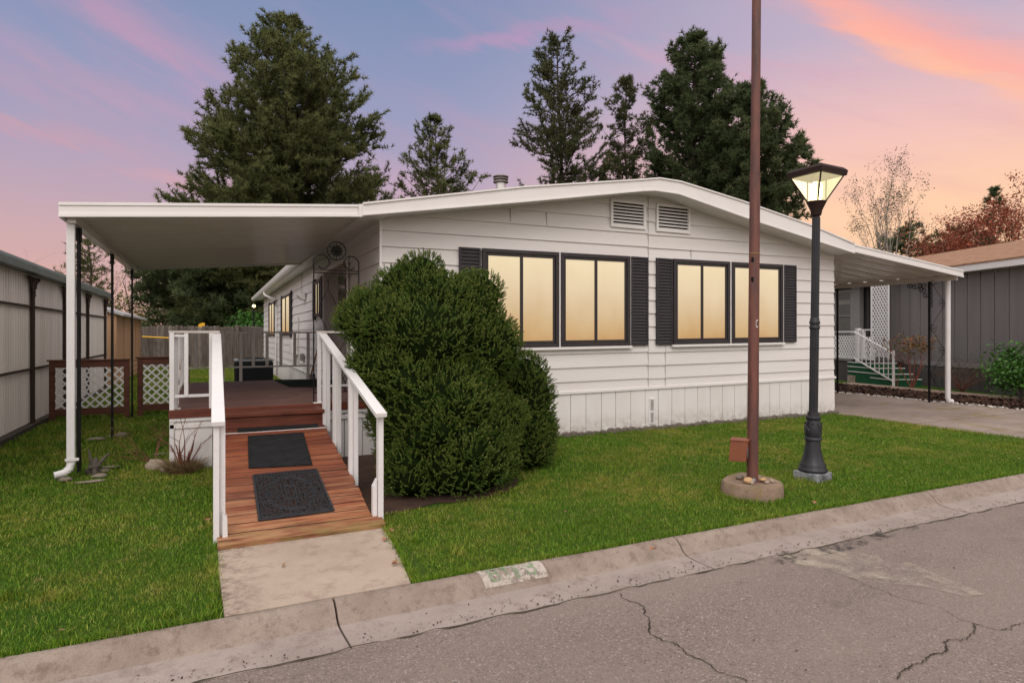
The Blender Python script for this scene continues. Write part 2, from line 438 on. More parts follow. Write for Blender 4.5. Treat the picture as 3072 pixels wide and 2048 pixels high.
def m_grass():
    m, t, b = newmat('grass_blades'); k = NT(t); g = k.n('ShaderNodeNewGeometry')
    p = g.outputs['Position']
    r = k.n('ShaderNodeValToRGB'); e = r.color_ramp.elements
    cs = [(.036, .095, .005), (.068, .160, .008), (.110, .215, .012), (.165, .26, .018), (.30, .29, .055)]
    ps = [0, .3, .62, .88, 1]
    while len(e) < 5: e.new(.5)
    for i in range(5): e[i].position = ps[i]; e[i].color = (*cs[i], 1)
    k.l(g.outputs['Random Per Island'], r.inputs[0])
    n = k.noise(p, .9, 4, .6); n2 = k.noise(p, 5.5, 5, .65, None, (4, 2, 0)); n4 = k.noise(p, 16, 3, .6, None, (1, 7, 0))
    f = k.math('MULTIPLY', k.rng(n, .43, .62), k.rng(n2, .35, .60))
    sep = k.n('ShaderNodeSeparateXYZ'); k.l(p, sep.inputs[0])
    kerbside = k.rng(sep.outputs[1], 3.7, 4.5, .35, 1)          # watered gutter edge stays greener
    c = k.mix(k.math('MULTIPLY', k.math('MULTIPLY', f, kerbside), .92), r.outputs[0], (.27, .25, .040))
    straw = k.math('MULTIPLY', k.math('MULTIPLY', k.rng(n4, .50, .64), k.rng(n2, .48, .62)), kerbside)
    c = k.mix(k.math('MULTIPLY', straw, .75), c, (.38, .29, .12))
    n3 = k.noise(p, .8, 2, .5, None, (9, 5, 0))
    c = k.mix(k.rng(n3, .42, .66, 0, .35), c, k.mix(.5, c, (.018, .06, .006)))
    k.l(c, b.inputs['Base Color']); b.inputs['Roughness'].default_value = .6; b.inputs['Specular IOR Level'].default_value = .2
    return m
M['grass'] = m_grass()
def m_lawn():
    m, t, b = newmat('lawn_soil'); k = NT(t); p = wpos(k)
    n = k.noise(p, 1.1, 4, .6); n2 = k.noise(p, 45, 4, .7); n3 = k.noise(p, 5, 3, .6)
    c = k.mix(k.rng(n2, .35, .65), (.018, .045, .006), (.06, .125, .012))
    c = k.mix(k.rng(n, .45, .7, 0, .5), c, (.10, .10, .02))
    c = k.mix(k.rng(n3, .58, .72, 0, .35), c, (.05, .035, .018))
    k.l(c, b.inputs['Base Color']); b.inputs['Roughness'].default_value = .95; b.inputs['Specular IOR Level'].default_value = .1
    k.bump(n2, .8, .03, b)
    return m
M['lawn'] = m_lawn()
def m_asphalt():
    m, t, b = newmat('asphalt'); k = NT(t); p = wpos(k)
    v = k.n('ShaderNodeTexVoronoi'); v.inputs['Scale'].default_value = 120; k.l(p, v.inputs['Vector'])
    sv = k.n('ShaderNodeSeparateColor'); k.l(v.outputs['Color'], sv.inputs[0])
    n = k.noise(p, .9, 6, .65); nf = k.noise(p, 160, 3, .7); ns = k.noise(p, 3.2, 5, .7, (1, 2.2, 1))
    c = k.mix(k.rng(sv.outputs[0], .0, 1), (.158, .122, .104), (.232, .184, .160))
    c = k.mix(k.rng(sv.outputs[1], .90, .97, 0, .8), c, (.36, .30, .27))
    c = k.mix(k.rng(sv.outputs[2], .90, .97, 0, .8), c, (.075, .06, .055))
    c = k.mix(k.rng(nf, .45, .65, 0, .25), c, (.095, .075, .070))
    c = k.mix(k.rng(n, .4, .7, 0, .45), c, k.mix(.5, c, (.125, .10, .092)))
    c = k.mix(k.rng(ns, .60, .74, 0, .6), c, (.09, .07, .065))
    c = k.mix(k.rng(k.noise(p, .45, 4, .6, (1, 2.5, 1), (3, 3, 3)), .42, .62, 0, .4), c, (.25, .20, .17))
    k.l(c, b.inputs['Base Color']); b.inputs['Roughness'].default_value = .85; b.inputs['Specular IOR Level'].default_value = .25
    k.bump(k.math('ADD', v.outputs['Distance'], nf), .35, .008, b)
    return m
M['asphalt'] = m_asphalt()
def m_concrete(name, c1, c2, stain, sc=1.0, moss=.0, rough=.9):
    m, t, b = newmat(name); k = NT(t); p = wpos(k)
    n = k.noise(p, 1.6 * sc, 6, .62); nf = k.noise(p, 130, 4, .75); ns = k.noise(p, 7 * sc, 6, .75); nm = k.noise(p, 2.4 * sc, 5, .7, None, (3, 8, 1))
    c = k.mix(k.rng(n, .35, .65), c1, c2)
    c = k.mix(k.rng(ns, .50, .66, 0, .7), c, stain)
    c = k.mix(k.rng(nf, .5, .72, 0, .45), c, tuple(x * .45 for x in c2))
    c = k.mix(k.rng(nf, .42, .28, 0, .3), c, tuple(min(1, x * 1.5) for x in c1))
    if moss: c = k.mix(k.rng(nm, .52, .66, 0, moss), c, (.20, .145, .055))
    k.l(c, b.inputs['Base Color']); b.inputs['Roughness'].default_value = rough; b.inputs['Specular IOR Level'].default_value = .25
    k.bump(nf, .3, .006, b)
    return m
M['pad'] = m_concrete('pad_concrete', (.42, .335, .27), (.34, .265, .21), (.24, .175, .14), .8)
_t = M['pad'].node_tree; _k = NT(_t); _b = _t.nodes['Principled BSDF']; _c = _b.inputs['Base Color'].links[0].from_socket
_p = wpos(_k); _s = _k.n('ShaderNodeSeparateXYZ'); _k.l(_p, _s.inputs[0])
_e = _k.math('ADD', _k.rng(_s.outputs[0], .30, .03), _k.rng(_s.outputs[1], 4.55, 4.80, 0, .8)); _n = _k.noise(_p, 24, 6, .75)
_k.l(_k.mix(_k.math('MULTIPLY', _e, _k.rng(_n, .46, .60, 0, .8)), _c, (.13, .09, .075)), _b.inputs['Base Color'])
M['kerb'] = m_concrete('kerb_concrete', (.29, .235, .195), (.215, .165, .138), (.135, .090, .072), 2.2)
M['gutter'] = m_concrete('gutter_concrete', (.32, .265, .235), (.26, .212, .188), (.19, .14, .12), 1.1)
M['drive'] = m_concrete('drive_concrete', (.31, .25, .215), (.22, .175, .15), (.16, .115, .09), .5, .85)
M['disc'] = m_concrete('disc_concrete', (.29, .205, .145), (.20, .145, .105), (.12, .082, .06), 3, .7)
M['path'] = m_concrete('path_concrete', (.26, .19, .14), (.22, .16, .12), (.18, .13, .10), 1)

def m_wood(name, cs, rough=.7, axis='X', wet=False, grey=None):
    """boards: every board its own tone, grain along one axis, knots and wear"""
    m, t, b = newmat(name); k = NT(t); g = k.n('ShaderNodeNewGeometry'); p = g.outputs['Position']
    st = {'X': (.6, 9, 9), 'Z': (9, 9, .6), 'Y': (9, .6, 9)}[axis]
    off = k.n('ShaderNodeVectorMath', operation='ADD'); k.l(p, off.inputs[0])
    cmb = k.n('ShaderNodeCombineXYZ')
    for i in range(3): k.l(k.math('MULTIPLY', g.outputs['Random Per Island'], 40.0 + i * 7), cmb.inputs[i])
    k.l(cmb.outputs[0], off.inputs[1])
    q = off.outputs[0]
    n = k.noise(q, 4, 6, .7, st); w = k.noise(q, 1.3, 4, .6, st)
    r = k.n('ShaderNodeValToRGB'); e = r.color_ramp.elements
    while len(e) < len(cs): e.new(.5)
    for i, c in enumerate(cs): e[i].position = i / (len(cs) - 1); e[i].color = (*c, 1)
    f = k.math('ADD', k.math('MULTIPLY', g.outputs['Random Per Island'], .62), k.rng(w, .3, .7, 0, .38))
    k.l(f, r.inputs[0])
    c = k.mix(k.rng(n, .46, .64, 0, .7), r.outputs[0], tuple(x * .45 for x in cs[0]))
    if grey: c = k.mix(k.rng(k.noise(q, 2.2, 5, .65, st), .5, .68, 0, .55), c, grey)
    k.l(c, b.inputs['Base Color'])
    b.inputs['Specular IOR Level'].default_value = .35
    k.l(k.rng(n, .3, .7, rough * .8, rough), b.inputs['Roughness'])
    k.bump(n, .35, .006, b)
    return m
def m_ramp():
    """stained boards, worn pale towards the foot where people step"""
    m = m_wood('ramp_wood', [(.10, .026, .014), (.19, .048, .022), (.29, .085, .036), (.38, .15, .07)], .6, 'X')
    t = m.node_tree; k = NT(t); b = t.nodes['Principled BSDF']
    c = b.inputs['Base Color'].links[0].from_socket
    p = wpos(k); sp = k.n('ShaderNodeSeparateXYZ'); k.l(p, sp.inputs[0])
    foot = k.rng(sp.outputs[1], 6.1, 4.9, 0, .75)
    w = k.noise(p, 3.2, 6, .7, (.7, 5, 5))
    c = k.mix(k.math('MULTIPLY', foot, k.rng(w, .42, .62)), c, (.44, .24, .12))
    gr = k.rng(sp.outputs[1], 5.0, 4.7)
    c = k.mix(k.math('MULTIPLY', gr, k.rng(k.noise(p, 4, 5, .7, (1, 3, 3)), .42, .62, 0, .7)), c, (.20, .15, .045))
    k.l(c, b.inputs['Base Color'])
    return m
M['ramp'] = m_ramp()
M['deck'] = m_wood('deck_boards', [(.13, .064, .054), (.175, .09, .076), (.21, .112, .095)], .55, 'X')
M['deckred'] = m_wood('deck_rim', [(.10, .026, .016), (.15, .040, .022), (.19, .055, .028)], .5, 'X')
M['gatewood'] = m_wood('gate_wood', [(.085, .028, .016), (.12, .040, .022), (.15, .055, .030)], .7, 'X')
M['fence'] = m_wood('old_fence', [(.06, .047, .040), (.14, .112, .097), (.25, .21, .185)], .9, 'Z', grey=(.035, .025, .02))
M['sill'] = m_wood('old_timber', [(.05, .035, .028), (.08, .06, .05)], .9, 'Y')
M['brownroof'] = m_concrete('brown_shingle', (.38, .215, .13), (.22, .12, .072), (.13, .07, .04), 4)
def m_rust():
    m, t, b = newmat('rusty_pole'); k = NT(t); p = wpos(k)
    n = k.noise(p, 5, 6, .7, (3, 3, .5)); nf = k.noise(p, 60, 4, .7)
    c = k.mix(k.rng(n, .38, .62), (.165, .055, .038), (.085, .036, .030))
    c = k.mix(k.rng(k.noise(p, 2.2, 5, .7, (4, 4, .6), (5, 5, 5)), .56, .68, 0, .7), c, (.028, .018, .018))
    c = k.mix(k.rng(nf, .55, .72, 0, .5), c, (.03, .017, .015))
    k.l(c, b.inputs['Base Color']); b.inputs['Roughness'].default_value = .6
    k.bump(nf, .25, .004, b); return m
M['rust'] = m_rust()
def m_worn(name, c, amount, scale=14, seed=0, soft=.06, rough=.85, alpha=1.0):
    """worn paint: flakes away by noise and shows what lies beneath"""
    m, t, b = newmat(name); k = NT(t); p = wpos(k)
    n = k.noise(p, scale, 6, .72, None, (seed, seed, 0)); n2 = k.noise(p, scale * .22, 4, .6, None, (seed, 2, 5))
    f = k.math('ADD', k.math('MULTIPLY', n, .6), k.math('MULTIPLY', n2, .4))
    k.l(k.rng(f, amount, amount + soft, 0, alpha), b.inputs['Alpha'])
    cc = k.mix(k.rng(k.noise(p, 40, 4, .6), .4, .7, 0, .4), c, tuple(x * .6 for x in c))
    k.l(cc, b.inputs['Base Color']); b.inputs['Roughness'].default_value = rough
    return m
M['plate'] = m_worn('worn_white_paint', (.46, .40, .355), .42, 26, 1, .1, alpha=.9)
M['digit'] = m_worn('worn_green_paint', (.19, .29, .16), .44, 34, 4, .12, alpha=.8)
M['roadpaint'] = m_worn('worn_road_paint', (.50, .43, .34), .45, 8, 7, .22, alpha=.75)
M['tar'] = m_worn('tar_streak', (.03, .026, .025), .50, 14, 3, .12, alpha=.85)
M['crack'] = mpaint('crack_fill', (.040, .034, .030), (.06, .05, .04), .95, 9, .8, .3, 40, spec=0.0)
M['moss'] = mpaint('crack_moss', (.06, .05, .02), (.03, .028, .018), .95, 16, .9, .5, 40)

def m_pane():
    """curtained window lit from inside: the glow is painted as a height gradient"""
    m, t, b = newmat('lit_window'); k = NT(t); g = k.n('ShaderNodeNewGeometry')
    p = g.outputs['Position']; sp = k.n('ShaderNodeSeparateXYZ'); k.l(p, sp.inputs[0])
    r = k.n('ShaderNodeValToRGB'); e = r.color_ramp.elements
    cs = [(0, srgb(192, 146, 88)), (.14, srgb(204, 166, 114)), (.40, srgb(216, 188, 148)), (.62, srgb(228, 204, 166)), (.8, srgb(234, 212, 172)), (1, srgb(240, 220, 180))]  # orange low, pale high: lamplight painted into the emission colour
    while len(e) < len(cs): e.new(.5)
    for i, (q, c) in enumerate(cs): e[i].position = q; e[i].color = (*c, 1)
    n = k.noise(p, 1.4, 3, .5, (1.5, 1.5, .8)); fold = k.noise(p, 5, 2, .5, (2.2, 2.2, .10))
    zz = k.math('ADD', k.rng(sp.outputs[2], 1.36, 2.64), k.rng(n, .3, .7, -.09, .09))
    zz = k.math('ADD', zz, k.rng(fold, .3, .7, -.012, .012))
    k.l(zz, r.inputs[0])
    wv = k.n('ShaderNodeTexWave', wave_type='BANDS', bands_direction='Z'); wv.inputs['Scale'].default_value = 12; k.l(p, wv.inputs['Vector'])
    c = k.mix(k.rng(wv.outputs['Fac'], 0, 1, 0, .035), r.outputs[0], (.45, .32, .16))
    k.l(c, b.inputs['Emission Color']); b.inputs['Emission Strength'].default_value = .88
    b.inputs['Base Color'].default_value = (.10, .085, .06, 1); b.inputs['Roughness'].default_value = .25
    return m
M['pane'] = m_pane()
def m_under():
    m, t, b = newmat('cover_underside'); k = NT(t); p = wpos(k)
    n = k.noise(p, 1.2, 4, .6)
    k.l(k.mix(k.rng(n, .35, .7, 0, .5), (.66, .61, .565), (.55, .505, .465)), b.inputs['Base Color'])
    b.inputs['Roughness'].default_value = .22; b.inputs['Specular IOR Level'].default_value = .5
    return m
M['under'] = m_under()
m, t, b = newmat('lamp_glass'); b.inputs['Base Color'].default_value = (.95, .93, .85, 1)
b.inputs['Roughness'].default_value = .08; b.inputs['Transmission Weight'].default_value = 1; b.inputs['IOR'].default_value = 1.02
b.inputs['Emission Color'].default_value = (1, .85, .5, 1); b.inputs['Emission Strength'].default_value = .55  # panes emit too, imitating the glow around the bulb
M['glass'] = m
def emis(name, c, s):
    m, t, b = newmat(name); b.inputs['Base Color'].default_value = (.8, .75, .6, 1)
    b.inputs['Emission Color'].default_value = (*c, 1); b.inputs['Emission Strength'].default_value = s
    return m
M['bulb'] = emis('lamp_bulb', (1, .80, .42), 5)
M['dimbulb'] = emis('yard_bulb', (1, .62, .18), 14)
m, t, b = newmat('dark_glass'); b.inputs['Base Color'].default_value = (.012, .012, .013, 1); b.inputs['Roughness'].default_value = .08
M['darkglass'] = m
# ============================================================ THE SETTING
KB = 3.58                                     # back edge of the kerb
g = MB(); g.add([(-700, -700, -.25), (700, -700, -.25), (700, 900, -.25), (-700, 900, -.25)], [(0, 1, 2, 3)])
tag(obj('ground', g, M['lawn'], fix=False), kind='structure')
g = MB(); g.box(-60, 10.28, KB, 200, -.24, 0)
g.box(10.28, 60, 16.5, 200, -.24, -.003)
tag(obj('lawn', g, M['lawn']), kind='structure')
g = MB(); g.add([(-60, -14, -.13), (60, -14, -.13), (60, 3.19, -.098), (-60, 3.19, -.098)], [(0, 1, 2, 3)])
road = tag(obj('road', g, M['asphalt'], fix=False), kind='structure')
# rolled kerb and gutter pan, cast in lengths with joints
joints = [-14, -9.3, -5.2, -1.6, .60, 3.02, 6.02, 9.3, 13, 17, 22, 30]
prof_k = [(KB, -.2), (KB, .012), (KB - .015, .016), (KB - .05, .008), (KB - .085, -.022), (KB - .115, -.062), (KB - .15, -.082), (KB - .15, -.2)]
prof_g = [(KB - .15, -.2), (KB - .15, -.0821), (KB - .22, -.090), (KB - .40, -.092), (KB - .40, -.2)]
kb, gt = MB(), MB()
for a, b in zip(joints[:-1], joints[1:]):
    for mbx, pf in ((kb, prof_k), (gt, prof_g)):
        n = max(2, int((b - a) / .12)); vs = []; fs = []; m_ = len(pf)
        sk = .07                                # joints run slightly askew
        for i in range(n + 1):
            x = a + .006 + (b - a - .012) * i / n
            for (y, z) in pf:
                w = mnoise.noise(Vector((x * 2.1, y * 9, 3))) * .006
                top = z > -.15
                vs.append((x + (KB - y) * sk, y + (w if y > KB - .02 or y < KB - .38 else 0), z + (w * .4 if top else 0)))
        for i in range(n):
            for j in range(m_ - 1):
                fs.append((i * m_ + j, i * m_ + j + 1, (i + 1) * m_ + j + 1, (i + 1) * m_ + j))
        fs.append(tuple(range(m_))); fs.append(tuple(n * m_ + j for j in range(m_ - 1, -1, -1)))
        mbx.add(vs, fs)
tag(obj('kerb', kb, M['kerb'], smooth=True), kind='structure')
tag(obj('gutter', gt, M['gutter'], smooth=True), kind='structure')
g = MB(); g.add([(-60, 3.14, -.19), (60, 3.14, -.19), (60, 3.6, -.19), (-60, 3.6, -.19)], [(0, 1, 2, 3)])
tag(obj('soil', g, M['crack'], fix=False), kind='structure')

def ribbon(pts, w, z, seed=0, jag=.02, sub=14):
    """a jagged thin crack along a polyline on a flat surface"""
    rng = random.Random(seed); P = []
    for (a, b) in zip(pts[:-1], pts[1:]):
        a, b = Vector(a), Vector(b)
        for i in range(sub):
            t = i / sub; p = a.lerp(b, t); d = (b - a).normalized(); nn = Vector((-d.y, d.x))
            P.append(p + nn * (mnoise.noise(Vector((p.x * 7, p.y * 7, seed))) * jag * 2 + rng.uniform(-1, 1) * jag * .35))
    P.append(Vector(pts[-1]))
    mb = MB(); vs = []
    for i, p in enumerate(P):
        d = (P[min(i + 1, len(P) - 1)] - P[max(i - 1, 0)]).normalized(); nn = Vector((-d.y, d.x))
        ww = w * (.45 + .9 * abs(mnoise.noise(Vector((p.x * 11, p.y * 11, seed + 5)))) * 2) * .5
        if i in (0, len(P) - 1): ww *= .2
        vs += [(p.x - nn.x * ww, p.y - nn.y * ww, z), (p.x + nn.x * ww, p.y + nn.y * ww, z)]
    mb.add(vs, [(2 * i, 2 * i + 1, 2 * i + 3, 2 * i + 2) for i in range(len(P) - 1)])
    return mb
def rp(x, y, z=-.1): v = gz(x, y, z); return (v.x, v.y)
def roadz(y): return -.13 + (y + 14) / 17.19 * .032
zr = -.0945
cracks = [[(1425, 1362), (1470, 1392), (1493, 1440), (1520, 1470), (1580, 1500), (1650, 1535), (1715, 1568)],
          [(1838, 1290), (1925, 1315), (2010, 1352), (2090, 1378), (2160, 1400), (2232, 1430)],
          [(2232, 1430), (2238, 1456), (2180, 1478), (2165, 1500), (2095, 1525), (2060, 1560)],
          [(2232, 1430), (2290, 1445), (2322, 1445), (2352, 1428)]]
for i, c in enumerate(cracks):
    mb = ribbon([rp(*p, -.098) for p in c], (.0065, .0035, .0075, .0045)[i], zr, i * 3 + 1, .022)
    o = obj('crack', mb, M['crack'], road, fix=False)
mb = ribbon([(x, 3.178 + .004 * math.sin(x * 3)) for x in np.arange(-8, 12, .6)], .014, -.0915, 4, .012, 8)
obj('edge_crack', mb, M['moss'], road, fix=False)
def patch(name, pix, z, mat, parent, seed=0):
    mb = MB(); mb.add([(*rp(*p, z), z) for p in pix], [tuple(range(len(pix)))])
    return obj(name, mb, mat, parent, fix=False)
patch('faded_marking', [(1757, 1277), (1878, 1252), (2016, 1277), (2043, 1298), (2088, 1290), (2186, 1333), (2262, 1364), (2215, 1368), (2120, 1345), (1992, 1335), (1833, 1295)], -.0942, M['roadpaint'], road)
patch('tar_stain', [(1700, 1290), (1860, 1250), (1960, 1222), (2110, 1185), (2250, 1160), (2255, 1172), (2100, 1215), (1950, 1262), (1800, 1296)], -.0926, M['tar'], road)

# concrete pad at the foot of the ramp
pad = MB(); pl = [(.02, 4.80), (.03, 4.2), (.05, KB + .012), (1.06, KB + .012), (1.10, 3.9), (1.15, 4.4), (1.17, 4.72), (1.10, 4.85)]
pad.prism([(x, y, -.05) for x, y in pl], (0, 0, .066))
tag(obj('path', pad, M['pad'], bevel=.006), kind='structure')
# driveway slabs
for i, (y0, y1) in enumerate([(KB + .01, 6.55), (6.565, 9.4), (9.415, 12.4), (12.415, 16.4)]):
    pass
dr = MB()
for (y0, y1) in [(KB + .01, 6.30), (6.313, 9.15), (9.163, 12.2), (12.213, 16.4)]:
    dr.box(10.29, 14.06, y0, y1, -.2, .012 + .01 * (y0 > 6))
drv = tag(obj('driveway', dr, M['drive'], bevel=.006), kind='structure')
g = MB(); g.box(10.29, 18, KB, 16.49, -.24, -.02); tag(obj('subsoil', g, M['moss']), kind='structure')

# painted number plate on the kerb
def kz(y):
    pf = prof_k[1:-1]
    for (ya, za), (yb, zb) in zip(pf[:-1], pf[1:]):
        if yb <= y <= ya: return zb + (za - zb) * (y - yb) / (ya - yb)
    return pf[0][1] if y > pf[0][0] else pf[-1][1]
px0, px1, ya, yb = 1.46, 1.90, KB - .002, KB - .112
n = 24; pm = MB(); vs = []; cols_ = 2
ys = [ya + (yb - ya) * i / 12 for i in range(13)]
for i, y in enumerate(ys):
    for x in (px0, px1): vs.append((x + (KB - y) * .3, y, kz(y) + .0045))
pm.add(vs, [(2 * i, 2 * i + 1, 2 * i + 3, 2 * i + 2) for i in range(12)])
plate = obj('house_number', pm, M['plate'], loc=(px0, KB, 0), fix=False)
tag(plate, 'worn white painted patch with faded green house number on the kerb', 'house number')
def textmesh(s, size=1.0):
    cu = bpy.data.curves.new('t', 'FONT'); cu.body = s; cu.size = size; cu.resolution_u = 4; cu.space_character = 1.12
    o = bpy.data.objects.new('t', cu); COL.objects.link(o)
    bpy.context.view_layer.update()
    me = bpy.data.meshes.new_from_object(o.evaluated_get(bpy.context.evaluated_depsgraph_get()))
    bpy.data.objects.remove(o)
    return me
for ci_, ch_ in enumerate('8118'):
  tm = textmesh(ch_, 1.0)
  bm = bmesh.new(); bm.from_mesh(tm); bmesh.ops.subdivide_edges(bm, edges=[e for e in bm.edges if e.calc_length() > .15], cuts=3); bmesh.ops.triangulate(bm, faces=bm.faces)
  xs = [v.co.x for v in bm.verts]; yy = [v.co.y for v in bm.verts]; x0_, x1_, y0_, y1_ = min(xs), max(xs), min(yy), max(yy)
  dg = MB(); vs = []
  cu0 = (.0, .30, .50, .72)[ci_]; cuw = (.24, .10, .10, .24)[ci_]
  for v in bm.verts:
    u = cu0 + cuw * (v.co.x - x0_) / (x1_ - x0_); w = (v.co.y - y0_) / (y1_ - y0_)
    y = (yb + .014) + w * (ya - yb - .030)
    vs.append((px0 + .045 + u * (px1 - px0 - .09) + (KB - y) * .3, y, kz(y) + .0075))
  dg.add(vs, [tuple(v.index for v in f.verts) for f in bm.faces]); bm.free()
  obj('digit', dg, M['digit'], plate, fix=False)

# ============================================================ THE HOUSE
YF, XL, XR, YB = 7.9, 1.94, 10.53, 28.5
SH = .0086
def sh(x): return SH * (x - XL)
house = thing('mobile_home', 'white double wide mobile home with lap siding, black shutters and glowing windows', 'house', (XL, YF, 0))
ftop = [atY(x, y, 7.5) for x, y in [(832, 468), (1200, 430), (1475, 413), (1510, 410), (1560, 418), (1700, 462), (1860, 518), (1958, 560)]]
fbot = [atY(x, y, 7.5) for x, y in [(832, 497), (1200, 466), (1472, 441), (1500, 440), (1555, 448), (1725, 508), (1862, 552), (1958, 583)]]
def interp(P, x):
    for a, b in zip(P[:-1], P[1:]):
        if a.x <= x <= b.x: return a.z + (b.z - a.z) * (x - a.x) / (b.x - a.x)
    return P[0].z if x < P[0].x else P[-1].z
def clip(poly, a, b, c):
    """keep the part of a 2D polygon where a*x+b*z<=c"""
    outp = []
    for i in range(len(poly)):
        p, q = poly[i], poly[(i + 1) % len(poly)]
        fp, fq = a * p[0] + b * p[1] - c, a * q[0] + b * q[1] - c
        if fp <= 0: outp.append(p)
        if fp * fq < 0:
            t = fp / (fp - fq); outp.append((p[0] + t * (q[0] - p[0]), p[1] + t * (q[1] - p[1])))
    return outp
def halfplanes(P, off):
    hp = []
    for a, b in zip(P[:-1], P[1:]):
        s = (b.z - a.z) / (b.x - a.x); hp.append((-s, 1, a.z - s * a.x + off))
    return hp
# the gable clip uses the two main slopes and a small cap so that it stays convex
P3 = [Vector((XL - .5, 0, interp(fbot, 3) - (3.5 - XL) * .176 * 0 - (3 - (XL - .5)) * .176)), Vector((5.6, 0, interp(fbot, 5.6))), Vector((6.4, 0, interp(fbot, 6.35))), Vector((XR + .3, 0, fbot[-1].z - .02))]
HP = halfplanes(P3, .055)
C0 = .549; CS = .2068
sd_, = (MB(),)
k = 0
rs = random.Random(5)
for kcourse in range(0, 17):
    z0 = C0 + CS * kcourse; z1 = z0 + CS + .012
    if kcourse == 0: z0 += .03
    # the two halves of the house butt at a trim strip, course lines slightly offset
    for (xa, xb, dzh) in ((XL, 6.19, 0.0), (6.19, 6.50, -.012), (6.50, XR, -.010)):
        poly = [(xa, z0 + dzh), (xb, z0 + dzh), (xb, z1 + dzh), (xa, z1 + dzh)]
        poly = [(x, z + sh(x)) for x, z in poly]
        for a, b, c in HP: poly = clip(poly, a, b, c)
        if len(poly) < 3: continue
        if max(z for _, z in poly) - min(z for _, z in poly) < .01: continue
        def off(x, z): return .022 * max(0, 1 - (z - (z0 + dzh + sh(x))) / CS) + .002
        vs = [(x, YF - off(x, z), z) for x, z in poly]
        nv = len(vs); fs = [tuple(range(nv))]
        vs2 = [(x, YF + .05, z) for x, z in poly]
        fs += [(i, (i + 1) % nv, (i + 1) % nv + nv, i + nv) for i in range(nv)]
        sd_.add(vs + vs2, fs)
obj('front_siding', sd_, M['siding'], house)
# thin butt joints in the siding
for (x, z0, z1) in [(6.18, .60, 3.62), (3.77, 3.05, 3.24), (6.52, .62, 1.27), (7.05, 2.65, 2.85), (4.35, 3.03, 3.23)]:
    sj = MB(); sj.box(x - .0025, x + .0025, YF - .027, YF - .001, z0 + sh(x), z1 + sh(x))
    obj('siding_joint', sj, M['conduit'], house)
# side wall, lapping along Y
sw = MB()
for kcourse in range(0, 13):
    z0 = C0 + CS * kcourse; z1 = min(z0 + CS + .012, 3.02)
    if kcourse == 0: z0 += .03
    yseg = [(YF, 16.5), (16.5, YB)] if kcourse % 2 else [(YF, 20.2), (20.2, YB)]
    for (ya_, yb_) in yseg:
        sw.hexa([(XL - .024, ya_, z0), (XL + .05, ya_, z0), (XL + .05, yb_, z0), (XL - .024, yb_, z0),
                 (XL - .002, ya_, z1), (XL + .05, ya_, z1), (XL + .05, yb_, z1), (XL - .002, yb_, z1)])
obj('side_siding', sw, M['siding'], house)
co = MB(); co.box(XL - .030, XL + .004, YF - .030, YF + .004, .56, 3.0)
obj('corner_trim', co, M['trim'], house, bevel=.004)
# core walls
core = MB(); core.box(XL + .05, XR - .02, YF + .05, YB, .02, 2.86)
core.prism([(XL + .05, YF + .05, 2.86), (XR - .02, YF + .05, 2.90), (6.3, YF + .05, 3.60)], (0, YB - YF - .1, 0))
obj('wall', core, M['siding'], house)
# right side: lap ends show as a saw edge at the corner
rw = MB()
for kcourse in range(0, 12):
    z0 = C0 + CS * kcourse - .01 + sh(XR); z1 = z0 + CS + .012
    if kcourse == 0: z0 += .03
    rw.hexa([(XR - .05, YF, z0), (XR + .026, YF, z0), (XR + .026, YB, z0), (XR - .05, YB, z0),
             (XR - .05, YF, z1), (XR + .002, YF, z1), (XR + .002, YB, z1), (XR - .05, YB, z1)])
obj('side_siding', rw, M['siding'], house)
# skirt of upright ribbed panels, individually wavy
skz = .585
sk = MB(); xs_ = [XL - .02]
seams = [665, 757, 843, 928, 1007, 1090, 1170, 1243, 1318, 1390, 1460, 1530, 1598, 1665, 1733, 1800, 1860, 1915, 1975, 2035, 2090, 2150]
sx = [atY((1300 + s_ / 1.845) / 1.306, 765, YF - .01).x for s_ in seams]
st0 = sx[0]
while st0 - .27 > XL: st0 -= .272; sx.insert(0, st0)
sx = [XL - .02] + [v for v in sx if v > XL + .05] + [XR + .01]
for a, b in zip(sx[:-1], sx[1:]):
    j = rs.uniform(-.004, .004); ta, tb = skz + sh(a), skz + sh(b)
    y = YF - .012
    sk.hexa([(a + .010, y + j, -.03), (b - .002, y - j - .006, -.03), (b - .002, YF + .02, -.03), (a + .010, YF + .02, -.03),
             (a + .010, y, ta), (b - .002, y - .003, tb), (b - .002, YF + .02, tb), (a + .010, YF + .02, ta)])
obj('skirt', sk, M['skirt'], house)
sb = MB(); sb.box(XL, XR, YF + .012, YF + .04, -.05, .6); obj('skirt_backing', sb, M['dark'], house)
sk2 = MB(); y = YF
while y < YB - .1:
    sk2.box(XL - .012 - .003 * rs.random(), XL + .02, y + .006, y + .262, -.03, skz + .0); y += .27
obj('skirt', sk2, M['skirt'], house)
sk3 = MB(); sk3.box(XR - .02, XR + .012, YF, YB, -.03, skz + .07); obj('skirt', sk3, M['trim'], house)
tr = MB()
tr.bar((XL - .03, YF - .024, skz + .012), (XR + .03, YF - .024, skz + .012 + sh(XR)), .024, .042)
tr.box(XL - .034, XL - .002, YF, YB, skz - .01, skz + .03)
obj('skirt_trim', tr, M['trim'], house, bevel=.003)
# foundation vent in the skirt
v0, v1 = 6.193, 6.296
sv = MB(); sv.box(v0, v1, YF - .032, YF - .012, .07, .475)
obj('skirt_vent', sv, M['trim'], house, bevel=.003)
for (za, zb) in ((.095, .255), (.285, .455)):
    sv = MB()
    for i in range(9):
        z = za + (zb - za) * i / 9; sv.box(v0 + .022, v1 - .022, YF - .037, YF - .0325, z, z + (zb - za) / 16)
    obj('vent_screen', sv, M['greytrim'], house)
